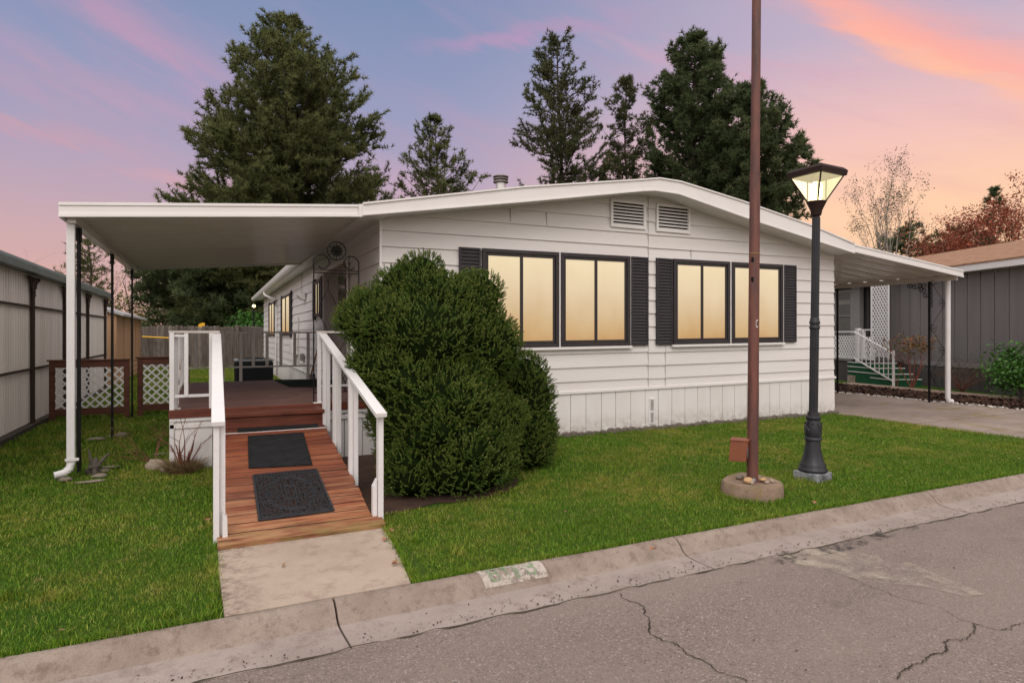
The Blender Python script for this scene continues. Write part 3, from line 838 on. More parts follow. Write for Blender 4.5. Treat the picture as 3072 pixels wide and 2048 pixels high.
# roof
def strip_poly(top, thick, y0, y1, inset=0):
    mb = MB(); n = len(top)
    vs = [(p.x, y0, p.z) for p in top] + [(p.x, y0, p.z - thick) for p in top] + [(p.x, y1, p.z) for p in top] + [(p.x, y1, p.z - thick) for p in top]
    fs = []
    for i in range(n - 1):
        fs += [(i, i + 1, n + i + 1, n + i), (2 * n + i, 3 * n + i, 3 * n + i + 1, 2 * n + i + 1), (i, 2 * n + i, 2 * n + i + 1, i + 1), (n + i, n + i + 1, 3 * n + i + 1, 3 * n + i)]
    fs += [(0, n, 3 * n, 2 * n), (n - 1, 3 * n - 1, 4 * n - 1, 2 * n - 1)]
    mb.add(vs, fs); return mb
rt = [p.copy() for p in ftop]
for p in rt: p.z += .014
roof = obj('roof', strip_poly(rt, .045, 7.485, 29.35), M['shingle'], house)
fa = MB(); n = len(ftop)
vs = [tuple(p) for p in ftop] + [tuple(p) for p in fbot]
vs = [(x, 7.465 + .0, z) for x, y, z in vs] + [(x, 7.49, z) for x, y, z in vs]
fs = []
for i in range(n - 1):
    fs += [(i, i + 1, n + i + 1, n + i), (2 * n + i, 3 * n + i, 3 * n + i + 1, 2 * n + i + 1), (i, 2 * n + i, 2 * n + i + 1, i + 1), (n + i, n + i + 1, 3 * n + i + 1, 3 * n + i)]
fs += [(0, n, 3 * n, 2 * n), (n - 1, 3 * n - 1, 4 * n - 1, 2 * n - 1)]
fa.add(vs, fs)
obj('fascia', fa, M['trim'], house)
fl = MB()
for a, b in zip(fbot[:-1], fbot[1:]):
    fl.bar((a.x, 7.452, a.z + .010), (b.x, 7.452, b.z + .010), .014, .016)
for a, b in zip(ftop[:-1], ftop[1:]):
    fl.bar((a.x, 7.456, a.z - .004), (b.x, 7.456, b.z - .004), .020, .022)
fl.box(5.74, 5.752, 7.461, 7.470, 3.62, 3.80)
obj('fascia_lip', fl, M['trim'], house)
so = MB()
for a, b in zip(fbot[:-1], fbot[1:]):
    so.hexa([(a.x, 7.49, a.z + .02), (b.x, 7.49, b.z + .02), (b.x, YF - .001, b.z + .02), (a.x, YF - .001, a.z + .02),
             (a.x, 7.49, a.z + .05), (b.x, 7.49, b.z + .05), (b.x, YF - .001, b.z + .05), (a.x, YF - .001, a.z + .05)])
obj('soffit', so, M['trim'], house)
# side eave: soffit, fascia and gutter along the left
ev = MB(); ev.hexa([(1.60, 7.50, 2.90), (XL, 7.50, 2.955), (XL, 29.3, 2.955), (1.60, 29.3, 2.90), (1.60, 7.50, 2.93), (XL, 7.50, 2.98), (XL, 29.3, 2.98), (1.60, 29.3, 2.93)])
obj('eave', ev, M['trim'], house)
gu = MB()
pr = [(1.60, 3.03), (1.60, 2.93), (1.575, 2.905), (1.52, 2.905), (1.495, 2.94), (1.48, 3.02), (1.47, 3.03), (1.47, 3.015), (1.488, 2.94), (1.515, 2.90), (1.577, 2.897), (1.604, 2.92)]
gu.prism([(x, 13.35, z) for x, z in pr], (0, 16.0, 0))
obj('gutter', gu, M['trim'], house)
# downspout from the eave gutter
yds = 22.2
ds = MB(); ds.tube([(1.54, yds + .4, 2.90), (1.56, yds + .3, 2.80), (1.70, yds + .1, 2.70), (1.89, yds, 2.62), (1.885, yds, 2.4), (1.885, yds, .1)], .045, 8)
obj('downspout', ds, M['trim'], house, smooth=True)

# windows of the front gable
def window(xa, xb, z0, z1, y, parent, side='front', mull=True, cut=None):
    """frame, sash, two lit panes; opening in metres"""
    s0, s1 = sh(xa), sh(xb)
    fr = MB(); w = .055
    z0a, z0b, z1a, z1b = z0 + s0, z0 + s1, z1 + s0, z1 + s1
    def bx(x0, x1, za0, za1, ya, yb):  # sheared box
        a0, a1 = sh(x0), sh(x1)
        fr.hexa([(x0, ya, za0 + a0), (x1, ya, za0 + a1), (x1, yb, za0 + a1), (x0, yb, za0 + a0),
                 (x0, ya, za1 + a0), (x1, ya, za1 + a1), (x1, yb, za1 + a1), (x0, yb, za1 + a0)])
    yo = y - .045
    bx(xa, xb, z1 - w, z1, yo, y); bx(xa, xb, z0, z0 + w, yo, y)
    bx(xa, xa + w, z0 + w, z1 - w, yo, y); bx(xb - w, xb, z0 + w, z1 - w, yo, y)
    f = obj('window', fr, M['darkframe'], parent, bevel=.004)
    fr2 = fr; fr = MB(); w2 = .034; ia, ib = xa + w + .006, xb - w - .006; iz0, iz1 = z0 + w + .006, z1 - w - .006
    y2 = y - .028
    bx(ia, ib, iz1 - w2, iz1, y2, y - .003); bx(ia, ib, iz0, iz0 + w2, y2, y - .003)
    bx(ia, ia + w2, iz0 + w2, iz1 - w2, y2, y - .003); bx(ib - w2, ib, iz0 + w2, iz1 - w2, y2, y - .003)
    xm = (ia + ib) / 2
    bx(xm - .022, xm + .022, iz0 + w2, iz1 - w2, y2 - .006, y - .003)
    obj('sash', fr, M['darkframe'], f, bevel=.003)
    for (pa, pb) in ((ia + w2, xm - .022), (xm + .022, ib - w2)):
        fr = MB(); bx(pa, pb, iz0 + w2, iz1 - w2, y - .012, y - .004)
        obj('pane', fr, M['pane'], f)
ZW0, ZW1 = 1.288, 2.655
XW = lambda zx: atY((1300 + zx / 1.845) / 1.306, 765, 7.86).x
wyy = YF - .026
for a, b in ((268, 692), (700, 1085), (1325, 1637), (1645, 1930)):
    window(XW(a), XW(b), ZW0 - .012, ZW1, wyy, house)
# light surround and sill under each pair
su = MB()
for a, b in ((262, 1090), (1322, 1935)):
    xa, xb = XW(a) - .012, XW(b) + .012
    su.bar((xa, wyy - .018, ZW0 - .033 + sh(xa)), (xb, wyy - .018, ZW0 - .033 + sh(xb)), .075, .038)
    xm = XW(696 if a == 262 else 1641)
    su.box(xm - .011, xm + .011, wyy - .040, wyy, ZW0 - .012 + sh(xm), ZW1 + sh(xm))
    for xq in (xa, xb): su.box(xq - .012, xq + .010, wyy - .022, wyy, ZW0 - .01 + sh(xq), ZW1 + sh(xq))
obj('window_trim', su, M['trim'], house, bevel=.003)
# louvred shutters
def shutter(xa, xb, z0, z1, y):
    mb = MB(); f = .028; yo = y - .030; s0 = sh((xa + xb) / 2)
    z0 += s0; z1 += s0
    mb.box(xa, xa + f, yo, y, z0, z1); mb.box(xb - f, xb, yo, y, z0, z1)
    mb.box(xa + f, xb - f, yo + .002, y, z0, z0 + f); mb.box(xa + f, xb - f, yo + .002, y, z1 - f, z1)
    mb.box(xa + f, xb - f, y - .008, y, z0 + f, z1 - f)
    n = 27; h = (z1 - z0 - 2 * f) / n
    for i in range(n):
        z = z0 + f + h * i
        mb.hexa([(xa + f, yo + .004, z + .004), (xb - f, yo + .004, z + .004), (xb - f, y - .008, z + h * .55), (xa + f, y - .008, z + h * .55),
                 (xa + f, yo + .006, z + h * .45), (xb - f, yo + .006, z + h * .45), (xb - f, y - .008, z + h * .98), (xa + f, y - .008, z + h * .98)])
    obj('shutter', mb, M['shutter'], house)
for a, b in ((142, 260), (1092, 1188), (1234, 1321), (1938, 2007)):
    shutter(XW(a), XW(b), ZW0 - .012, ZW1, wyy)
# gable vents
def gvent(xa, xb, z0, z1, tilt=0):
    y = YF - .020; mb = MB(); f = .038
    mb.box(xa, xb, y - .030, y, z0, z0 + f); mb.box(xa, xb, y - .036, y, z1 - f, z1)
    mb.box(xa, xa + f, y - .032, y, z0 + f, z1 - f); mb.box(xb - f, xb, y - .032, y, z0 + f, z1 - f)
    n = 7; h = (z1 - z0 - 2 * f) / n
    for i in range(n):
        z = z0 + f + h * i
        mb.hexa([(xa + f, y - .024, z), (xb - f, y - .024, z), (xb - f, y + .004, z + h * .55), (xa + f, y + .004, z + h * .55),
                 (xa + f, y - .024, z + h * .18), (xb - f, y - .024, z + h * .18), (xb - f, y + .004, z + h * .75), (xa + f, y + .004, z + h * .75)])
    v = obj('gable_vent', mb, M['trim'], house)
    d = MB(); d.box(xa + f, xb - f, y - .004, y - .001, z0 + f, z1 - f); obj('vent_opening', d, M['dark'], v)
gvent(5.456, 6.112, 3.125, 3.545); gvent(6.325, 7.008, 3.118, 3.556)
# side windows, with narrow shutters
def swindow(ya, yb, z0, z1):
    x = XL - .026; fr = MB(); w = .06
    fr.box(x - .045, x, ya, yb, z0, z0 + w); fr.box(x - .045, x, ya, yb, z1 - w, z1)
    fr.box(x - .045, x, ya, ya + w, z0 + w, z1 - w); fr.box(x - .045, x, yb - w, yb, z0 + w, z1 - w)
    ym = (ya + yb) / 2; fr.box(x - .04, x, ym - .035, ym + .035, z0 + w, z1 - w)
    f = obj('window', fr, M['darkframe'], house, bevel=.004)
    for a, b in ((ya + w, ym - .035), (ym + .035, yb - w)):
        p = MB(); p.box(x - .015, x - .004, a, b, z0 + w, z1 - w); obj('pane', p, M['pane'], f)
    for a, b in ((ya - .30, ya - .02), (yb + .02, yb + .30)):
        mb = MB(); mb.box(x - .028, x, a, b, z0 - .06, z1 + .06)
        n = 20
        for i in range(n):
            z = z0 - .03 + (z1 - z0 + .06) * i / n
            mb.hexa([(x - .044, a + .03, z), (x - .028, a + .03, z + .02), (x - .028, b - .03, z + .02), (x - .044, b - .03, z),
                     (x - .044, a + .03, z + .02), (x - .028, a + .03, z + .05), (x - .028, b - .03, z + .05), (x - .044, b - .03, z + .02)])
        obj('shutter', mb, M['shutter'], house)
swindow(12.66, 13.35, 1.84, 2.56)
swindow(18.05, 20.3, 1.44, 2.60)
swindow(22.95, 25.1, 1.42, 2.60)
# entry: ribbed panel door beside a dark glazed one, in a pale frame
DZ = .66
dm = MB(); x = XL - .03
dm.box(x - .02, x, 9.90, 9.98, DZ, 2.72); dm.box(x - .02, x, 12.30, 12.40, DZ, 2.72); dm.box(x - .02, x, 9.98, 12.30, 2.64, 2.72)
door = obj('door', dm, M['trim'], house, bevel=.003)
dp = MB(); y = 9.985; i = 0
while y < 12.29:
    dp.box(x - .006 - (.010 if i % 2 else 0), x + .004, y, min(y + .085, 12.295), DZ, 2.635); y += .0865; i += 1
obj('door_panel', dp, mpaint('door_taupe', (.33, .29, .265), (.25, .22, .2), .6, 3, .5), door)
dg = MB(); dg.box(x - .022, x - .017, 10.03, 10.66, 1.66, 2.46); obj('door_glass', dg, M['darkglass'], door)
dh = MB(); dh.box(x - .05, x - .017, 10.80, 10.86, 1.50, 1.62); obj('door_handle', dh, M['greytrim'], door, bevel=.006)
# wall lamp
wl = MB()
cy = 15.1; zz = 2.36
pts = [(XL - .03, zz + .09), (XL - .22, zz + .05), (XL - .20, zz - .0), (XL - .12, zz - .08), (XL - .03, zz - .10)]
wl.prism([(a, cy - .16, b) for a, b in pts], (0, .32, 0))
obj('wall_lamp', wl, M['trim'], house, bevel=.01)
# conduit, hose bib, meter box
cn = MB()
cn.tube([(XL - .045, 16.2, 1.9), (XL - .045, 16.2, .75)], .014, 6)
obj('conduit', cn, M['conduit'], house); cn = MB()
cn.tube([(XL - .04, 15.6, 2.95), (XL - .04, 15.6, 2.5), (XL - .04, 15.3, 2.4)], .008, 5)
obj('cable', cn, M['conduit'], house)
mb_ = MB(); mb_.box(XL - .16, XL - .02, 16.6, 17.2, .95, 1.30); mb_.box(XL - .11, XL - .02, 16.7, 17.0, 1.30, 1.38)
obj('meter_box', mb_, M['trim'], house, bevel=.01)
mb_ = MB(); mb_.box(XL - .10, XL - .02, 15.2, 15.45, .85, 1.02); obj('outlet_box', mb_, M['greytrim'], house, bevel=.01)
# flue on the roof
fx, fy = 4.66, 10.15
fz = interp(ftop, fx) - .05
ch = MB(); ch.lathe((fx, fy, 0), [(.16, fz), (.15, fz + .05), (.088, fz + .09), (.088, 4.23), (.088, 4.235)], 16)
chm = obj('chimney', ch, M['steel'], roof, smooth=True)
cp = MB(); cp.lathe((fx, fy, 0), [(.105, 4.195), (.138, 4.205), (.138, 4.222), (.095, 4.232), (.095, 4.245), (.135, 4.255), (.138, 4.272), (.10, 4.282), (.095, 4.292), (.142, 4.302), (.138, 4.318), (.08, 4.34), (.0, 4.345)], 20)
chz = atY(1152, 402, fy).z - 4.345
obj('chimney_cap', cp, M['fluecap'], roof, smooth=True)
for o_ in (chm, bpy.data.objects['chimney_cap']):
    for v in o_.data.vertices:
        if v.co.z > 3.95: v.co.z += chz
# ============================================================ PATIO COVER
cov = thing('patio_cover', 'white metal patio cover on slim posts shading the deck left of the house', 'patio cover', (-1.3, 7.6, 0))
cx0, cx1, cy0, cy1 = -1.39, 1.60, 7.50, 13.25
zt0, zt1 = 2.80, 3.045                      # front edge top, left and right
def cz(x): return zt0 + (zt1 - zt0) * (x - cx0) / (cx1 - cx0)
# ribbed deck panels: ribs run from the house outward
ub = MB(); vs = []; y = cy0 + .04; P = []
while y < cy1 - .03:
    P += [(y, 0), (y + .008, -.038), (y + .045, -.038), (y + .053, 0)]; y += .150
P.append((cy1 - .03, 0))
for (yy_, dz_) in P:
    for x in (cx0 + .03, cx1 + .02): vs.append((x, yy_, cz(x) - .085 + dz_))
ub.add(vs, [(2 * i, 2 * i + 1, 2 * i + 3, 2 * i + 2) for i in range(len(P) - 1)])
obj('roof_panel', ub, M['under'], cov, fix=False)
tp = MB(); tp.hexa([(cx0 + .03, cy0 + .03, cz(cx0) - .05), (cx1 + .02, cy0 + .03, cz(cx1) - .05), (cx1 + .02, cy1, cz(cx1) - .05), (cx0 + .03, cy1, cz(cx0) - .05),
                    (cx0 + .03, cy0 + .03, cz(cx0) - .015), (cx1 + .02, cy0 + .03, cz(cx1) - .015), (cx1 + .02, cy1, cz(cx1) - .015), (cx0 + .03, cy1, cz(cx0) - .015)])
obj('roof_sheet', tp, M['trim'], cov)
ff = MB()
def sbox(mb, x0, x1, y0, y1, d0, d1):
    mb.hexa([(x0, y0, cz(x0) + d0), (x1, y0, cz(x1) + d0), (x1, y1, cz(x1) + d0), (x0, y1, cz(x0) + d0),
             (x0, y0, cz(x0) + d1), (x1, y0, cz(x1) + d1), (x1, y1, cz(x1) + d1), (x0, y1, cz(x0) + d1)])
sbox(ff, cx0, cx1, cy0, cy0 + .03, -.148, 0)
sbox(ff, cx0, cx1, cy0 - .012, cy0, -.030, 0)
sbox(ff, cx0, cx1, cy0 - .014, cy0, -.148, -.118)
sbox(ff, cx0, cx1, cy0 - .006, cy0, -.118, -.100)
sbox(ff, cx1 - .035, cx1 + .012, cy0 - .018, cy0 - .0142, -.150, .003)
obj('fascia', ff, M['trim'], cov, bevel=.002)
fb = MB(); fb.box(cx0, cx0 + .03, cy0 + .03, cy1, cz(cx0) - .15, cz(cx0)); sbox(fb, cx0 + .03, cx1 + .02, cy1, cy1 + .03, -.15, 0)

obj('gutter', fb, M['trim'], cov, bevel=.002)
bm_ = MB(); bm_.box(cx0 + .06, cx0 + .13, cy0 + .08, cy1 - .02, cz(cx0) - .185, cz(cx0) - .088)
obj('beam', bm_, M['under'], cov)
pz = cz(cx0) - .186
def scroll_pts(c, r, turns, start, ax, az_, n=22):
    """spiral in the plane of the two axes"""
    P = []
    for i in range(n + 1):
        t = i / n; a = start + turns * 2 * math.pi * t; rr = r * (1 - .82 * t)
        P.append(Vector(c) + Vector(ax) * (rr * math.cos(a)) + Vector(az_) * (rr * math.sin(a)))
    return P
def iron_post(mb, x, y, z0, z1, ax=(0, 1, 0), w=.14, bar_=.022, dens=.34):
    """ornamental post: two bars with scrolls between"""
    ax = Vector(ax); u = Vector((0, 0, 1)); c = Vector((x, y, 0))
    for s in (-1, 1):
        p = c + ax * (w / 2 * s); mb.bar(p + u * z0, p + u * z1, bar_, bar_, up=(1, .01, 0))
    z = z0 + .15; s = 1
    while z < z1 - .25:
        a = c + ax * (w * .28 * s) + u * z; b = c - ax * (w * .28 * s) + u * (z + dens - .06)
        mb.tube(scroll_pts(a, w * .22, 1.1, 0 if s > 0 else math.pi, ax * -1, u, 10), .005, 4)
        mb.tube([a + ax * (w * .1 * s), b - ax * (w * .1 * s)], .005, 4)
        mb.tube(scroll_pts(b, w * .22, 1.1, math.pi if s > 0 else 0, ax * -1, u, 10), .005, 4)
        z += dens; s = -s
def corner_bracket(mb, x, y, z, ax, size=.30):
    ax = Vector(ax); u = Vector((0, 0, 1)); c = Vector((x, y, z)); r = size * .11
    for i, j in ((1, 1), (2.6, .9), (4.2, .8), (5.8, .8), (7.2, .7), (1, 2.6), (.9, 4.2), (.8, 5.8), (2.6, 2.4), (.8, 7.2), (3.9, 2.0), (2.2, 3.8)):
        mb.tube(scroll_pts(c + ax * (r * i * 1.1) - u * (r * j * 1.1), r * 1.05, 1.3, i * 1.7, ax, u, 12), .009, 4)
for i, yp in enumerate((7.95, 10.35, 12.72)):
    p = MB(); iron_post(p, -1.295, yp, .0, pz, (0, 1, 0), .10, .020)
    p.box(-1.315, -1.275, yp - .052, yp + .052, pz - .14, pz)
    p.box(-1.34, -1.25, yp - .08, yp + .08, .0, .012)
    obj('post', p, M['blackiron'], cov)
# white downspout at the front corner, with an elbow at the foot
d = MB()
xx, yy = -1.315, 7.66
for (a, b) in (((xx, yy, pz + .09), (xx, yy, .16)), ):
    d.bar(a, b, .058, .070, up=(1, 0, 0))
el_ = [(xx, yy, .17), (xx - .01, yy - .01, .12), (xx - .05, yy - .03, .085), (xx - .13, yy - .06, .07)]
d.tube(el_, [.038, .039, .038, .036], 10)
for i in range(3): d.tube([(el_[1][0] - .012 * i, yy - .012 * i, .13 - .014 * i), (el_[1][0] - .012 * i - .003, yy - .012 * i, .125 - .014 * i)], .042, 10)
d.box(xx - .045, xx + .075, yy - .048, yy - .043, .20, .23)
obj('downspout', d, M['rail'], cov, bevel=.006, smooth=True)

# ============================================================ DECK AND RAMP
DK = .665
dk0, dk1, dY0, dY1 = -.42, XL - .035, 7.62, 11.75
deck = thing('deck', 'raised brown board deck with pale metal railing under the patio cover', 'deck', (dk0, dY0, 0))
fl_ = MB(); y = dY0 + .03; i = 0
rs = random.Random(3)
while y < dY1 - .02:
    w = .088
    xm = rs.uniform(.4, 1.3)
    for a, b in ((dk0 + .01, xm - .002), (xm + .002, dk1)):
        fl_.box(a, b, y, min(y + w, dY1), DK - .03 - rs.random() * .002, DK - rs.random() * .004)
    y += w + .016
obj('deck_floor', fl_, M['deck'], deck, bevel=.003)
gd_ = MB(); gd_.box(dk0 + .02, dk1 - .01, dY0 + .05, dY1 - .04, DK - .02, DK - .0055); obj('gap_shade', gd_, M['dirt_shade'], deck)  # dark sheet below the boards, standing in for shade in the gaps
rm = MB()
rm.box(dk0 - .02, 0.0, dY0 - .008, dY0 + .026, DK - .085, DK + .004); rm.box(1.20, XL - .04, dY0 - .008, dY0 + .026, DK - .085, DK + .004)
rm.box(0.0, 1.20, dY0 - .008, dY0 + .026, DK - .04, DK + .003)
rm.box(dk0 - .02, dk0 + .012, dY0 + .026, dY1, DK - .1, DK + .002)
rm.box(dk0 - .02, XL - .04, dY1 + .001, dY1 + .03, DK - .1, DK + .002)
obj('rim_board', rm, M['deckred'], deck, bevel=.003)
ds_ = MB()
def skirtpanels(mb, x0, x1, y, z1, step=.27):
    x = x0
    while x < x1 - .01:
        e = min(x + step, x1); mb.box(x + .005, e - .003, y - rs.random() * .004, y + .02, -.05, z1); x = e
skirtpanels(ds_, dk0 + .005, -.01, dY0 + .03, DK - .125, .55)
ds2 = MB(); skirtpanels(ds2, 1.205, XL - .01, dY0 + .03, DK - .125, .22)
ds_.box(dk0 - .01, -.005, dY0 + .012, dY0 + .03, DK - .20, DK - .155); ds2.box(1.205, XL - .01, dY0 + .012, dY0 + .03, DK - .20, DK - .155)
ds_.box(dk0 - .012, -.005, dY0 + .004, dY0 + .03, DK - .125, DK - .088); ds2.box(1.205, XL - .01, dY0 + .004, dY0 + .03, DK - .125, DK - .088)
for k_ in range(8): ds_.box(dk0 - .012, dk0 + .012, dY0 + .03 + k_ * .5, dY0 + .52 + k_ * .5, -.05, DK - .105)
obj('deck_skirt', ds_, M['trim'], deck, bevel=.002); obj('deck_skirt', ds2, M['trim'], deck, bevel=.002)
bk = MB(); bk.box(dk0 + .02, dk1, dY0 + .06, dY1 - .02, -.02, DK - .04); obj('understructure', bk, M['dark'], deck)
RT = DK + .86
def rpost(mb, x, y, z0=DK, z1=None, w=.044): mb.box(x - w / 2, x + w / 2, y - w / 2, y + w / 2, z0, z1 or RT - .02)
def railing(name_mat, segs):
    pass
XFL = atY(395, 800, dY0 + .05).x; XFB = atY((450 + 285 / 2.614) / 1.306, 800, dY0 + .05).x
# front-left run
r1 = MB(); yy = dY0 + .035
r1.bar((XFL - .03, yy, RT - .012), (.06, yy, RT - .012), .045, .026)
rl = obj('railing', r1, M['railmetal'], deck, bevel=.003)
r = MB(); r.box(XFL, .0, yy - .012, yy + .012, DK + .135, DK + .165); obj('lower_rail', r, M['rail'], rl)
r = MB(); r.box(XFL, XFB, yy - .012, yy + .012, RT - .065, RT - .04); obj('upper_rail', r, M['rail'], rl)
for x, zb, w in ((XFL, DK - .55, .046), (XFB, DK + .14, .040), (-.028, DK, .040)):
    r = MB(); rpost(r, x, yy, zb, None, w); obj('post', r, M['rail'], rl, bevel=.003)
r = MB(); rpost(r, XFL + .03, yy + .10, DK); r.box(XFL + .0, XFL + .08, yy + .06, yy + .15, DK, DK + .012); obj('post', r, M['rail'], rl)
# left run, front to back
r1 = MB(); xx = dk0 + .03
r1.bar((xx, dY0 + .06, RT - .012), (xx, dY1 - .03, RT - .012), .045, .026, up=(0, 0, 1))
r1.box(xx - .012, xx + .012, dY0 + .1, dY1 - .05, DK + .13, DK + .155)
rl = obj('railing', r1, M['rail'], deck, bevel=.003)
yb = dY0 + .35
while yb < dY1 - .1:
    r = MB(); rpost(r, xx, yb, DK + .14, None, .03); obj('baluster', r, M['rail'], rl); yb += .21
r = MB(); r.bar((xx + .02, dY0 + .3, DK + .02), (xx + .02, dY0 + 1.0, DK + .55), .025, .03); obj('brace', r, M['railmetal'], rl)
# back run
r1 = MB(); yy = dY1 - .03
r1.bar((dk0, yy, RT - .012), (XL - .06, yy, RT - .012), .045, .028)
rl = obj('railing', r1, M['railmetal'], deck, bevel=.003)
r1 = MB(); r1.box(dk0, XL - .06, yy - .012, yy + .012, DK + .235, DK + .262); obj('lower_rail', r1, M['railmetal'], rl)
for zx, full in ((185, 1), (360, 0), (478, 0), (572, 1), (712, 1), (810, 0), (918, 0), (1026, 0), (1135, 0), (1240, 1), (1330, 0), (1420, 0)):
    x = atY((450 + zx / 2.614) / 1.306, 765, yy).x
    r = MB(); rpost(r, x, yy, DK if full else DK + .24, None, .048); obj('post' if full else 'baluster', r, M['railmetal'], rl)
# front-right run between the ramp and the house corner
yy = dY0 + .05
r1 = MB(); r1.bar((1.10, yy, RT - .012), (XL - .06, yy, RT - .012), .045, .026)
rl = obj('railing', r1, M['railmetal'], deck, bevel=.003)
xp = 1.135
r = MB(); r.box(xp, XL - .06, yy - .012, yy + .012, DK + .19, DK + .215); obj('lower_rail', r, M['rail'], rl)
for x, z in ((xp, DK), (1.52, DK + .2), (1.86, DK)):
    r = MB(); rpost(r, x, yy, z, None, .046)
    if z == DK: r.box(x - .07, x + .05, yy - .04, yy + .04, DK + .001, DK + .012)
    obj('post', r, M['rail'], rl, bevel=.003)
gm = MB(); gm.prism([(x, y, DK + .004) for x, y in [(.86, 11.3), (1.80, 11.3), (1.86, 10.2), (.92, 10.2)]], (0, 0, .009))
pa = [gz(x, y, DK) for x, y in [(630, 873), (665, 889), (790, 889), (795, 873)]]
gm = MB(); gm.prism([(p.x, p.y, DK + .004) for p in pa], (0, 0, .009))
tag(obj('doormat', gm, M['greenmat'], loc=(pa[0].x, pa[0].y, DK)), 'dark green mat lying on the deck before the house door', 'doormat')

ramp_ = thing('ramp', 'weathered red brown board ramp with white handrails leading up to the deck', 'ramp', (.58, 4.72, 0))
RY0, RY1, RZ0, RZ1 = 4.70, 7.17, .050, .455
RXa, RXb = .045, 1.125
def rz(y): return RZ0 + (RZ1 - RZ0) * (y - RY0) / (RY1 - RY0)
bd = MB(); nb = 17; bw = (RY1 - RY0) / nb; rs = random.Random(8)
for i in range(nb):
    a = RY0 + bw * i + .007; b = RY0 + bw * (i + 1) - .007; e0 = rs.uniform(-.008, .008); e1 = rs.uniform(-.010, .010)
    xa, xb = RXa + e0 + .0, RXb + e1
    if i == 0: xa -= .02; xb += .05; a -= .02
    j = rs.uniform(-.001, .003)
    # board split into short pieces along x with a hint of warp
    bd.hexa([(xa, a, rz(a) - .036 + j), (xb, a, rz(a) - .036 - j), (xb, b, rz(b) - .036 - j), (xa, b, rz(b) - .036 + j),
             (xa, a, rz(a) + j), (xb, a, rz(a) - j), (xb, b, rz(b) - j), (xa, b, rz(b) + j)])
obj('ramp_boards', bd, M['ramp'], ramp_, bevel=.004)
gd_ = MB(); gd_.hexa([(RXa + .01, RY0 + .05, rz(RY0 + .05) - .02), (RXb - .01, RY0 + .05, rz(RY0 + .05) - .02), (RXb - .01, RY1 - .02, rz(RY1 - .02) - .02), (RXa + .01, RY1 - .02, rz(RY1 - .02) - .02),
                      (RXa + .01, RY0 + .05, rz(RY0 + .05) - .0035), (RXb - .01, RY0 + .05, rz(RY0 + .05) - .0035), (RXb - .01, RY1 - .02, rz(RY1 - .02) - .0035), (RXa + .01, RY1 - .02, rz(RY1 - .02) - .0035)])
obj('gap_shade', gd_, M['dirt_shade'], ramp_)  # dark sheet painted as the shade between the ramp boards
st = MB()
st.box(RXa, RXb, RY1 + .004, 7.30, RZ1 - .03, RZ1 + .012)                     # ledge
st.box(RXa, RXb, 7.305, 7.34, .44, DK - .075)                                # riser
st.box(RXa - .005, RXb + .01, 7.275, 7.40, DK - .070, DK - .028); st.box(RXa, RXb + .005, 7.405, 7.605, DK - .066, DK - .022)
obj('step', st, M['deckred'], ramp_, bevel=.005)
ms = MB(); ms.hexa([(RXa, RY1 - .055, rz(RY1 - .055) + .001), (RXb, RY1 - .055, rz(RY1 - .055) + .001), (RXb, RY1 - .04, rz(RY1 - .04) + .001), (RXa, RY1 - .04, rz(RY1 - .04) + .001),
                    (RXa, RY1 - .055, rz(RY1 - .055) + .007), (RXb, RY1 - .055, rz(RY1 - .055) + .007), (RXb, RY1 - .04, rz(RY1 - .04) + .007), (RXa, RY1 - .04, rz(RY1 - .04) + .007)])
obj('metal_strip', ms, M['white'], ramp_)
sf = MB()
for x in (RXa + .02, RXb - .06):
    sf.hexa([(x, RY0 + .1, -.02), (x + .038, RY0 + .1, -.02), (x + .038, 7.3, -.02), (x, 7.3, -.02), (x, RY0 + .1, rz(RY0 + .1) - .04), (x + .038, RY0 + .1, rz(RY0 + .1) - .04), (x + .038, 7.3, rz(7.3) - .045), (x, 7.3, rz(7.3) - .045)])
obj('stringer', sf, M['dark'], ramp_)
# handrails
def hand(xr, y0, z0, y1, z1, posts, wcap=.088, side=1):
    mb = MB(); mb.bar((xr, y0, z0 - .018), (xr, y1, z1 - .018), wcap, .036)
    r = obj('handrail', mb, M['rail'], ramp_, bevel=.004)
    for (y, zb, ysz) in posts:
        t = (y - y0) / (y1 - y0); zt = z0 + (z1 - z0) * t - .037
        xo = xr + side * .012
        p = MB(); p.hexa([(xo - .020, y - ysz / 2, zb), (xo + .020, y - ysz / 2, zb), (xo + .020, y + ysz / 2, zb), (xo - .020, y + ysz / 2, zb),
                          (xo - .020, y - ysz / 2, zt - .012), (xo + .020, y - ysz / 2, zt - .012), (xo + .020, y + ysz / 2, zt + .003), (xo - .020, y + ysz / 2, zt + .003)])
        obj('post', p, M['rail'], r, bevel=.003)
        q = MB(); xq = xo + side * -.040; y2 = y + .02
        q.hexa([(xq - .018, y2 - .03, zb + .06), (xq + .018, y2 - .03, zb + .06), (xq + .018, y2 + .03, zb + .06), (xq - .018, y2 + .03, zb + .06),
                (xq - .018, y2 - .03, zt - .006), (xq + .018, y2 - .03, zt - .006), (xq + .018, y2 + .03, zt + .006), (xq - .018, y2 + .03, zt + .006)])
        if not (zb < .03 and side > 0): obj('post', q, M['rail'], r, bevel=.003)
        else:
            q = MB(); q.hexa([(xq - .016, y2 - .03, .03), (xq + .016, y2 - .03, .03), (xq + .016, y2 + .03, .03), (xq - .016, y2 + .03, .03),
                              (xq - .016, y2 - .03, .30), (xq + .016, y2 - .03, .36), (xq + .016, y2 + .03, .36), (xq - .016, y2 + .03, .30)])
            obj('post_block', q, M['rail'], r, bevel=.003)
    return r
hand(.028, 4.78, .885, 7.66, 1.50, [(4.86, -.01, .085), (5.9, .12, .085), (6.9, .3, .085)], side=-1)
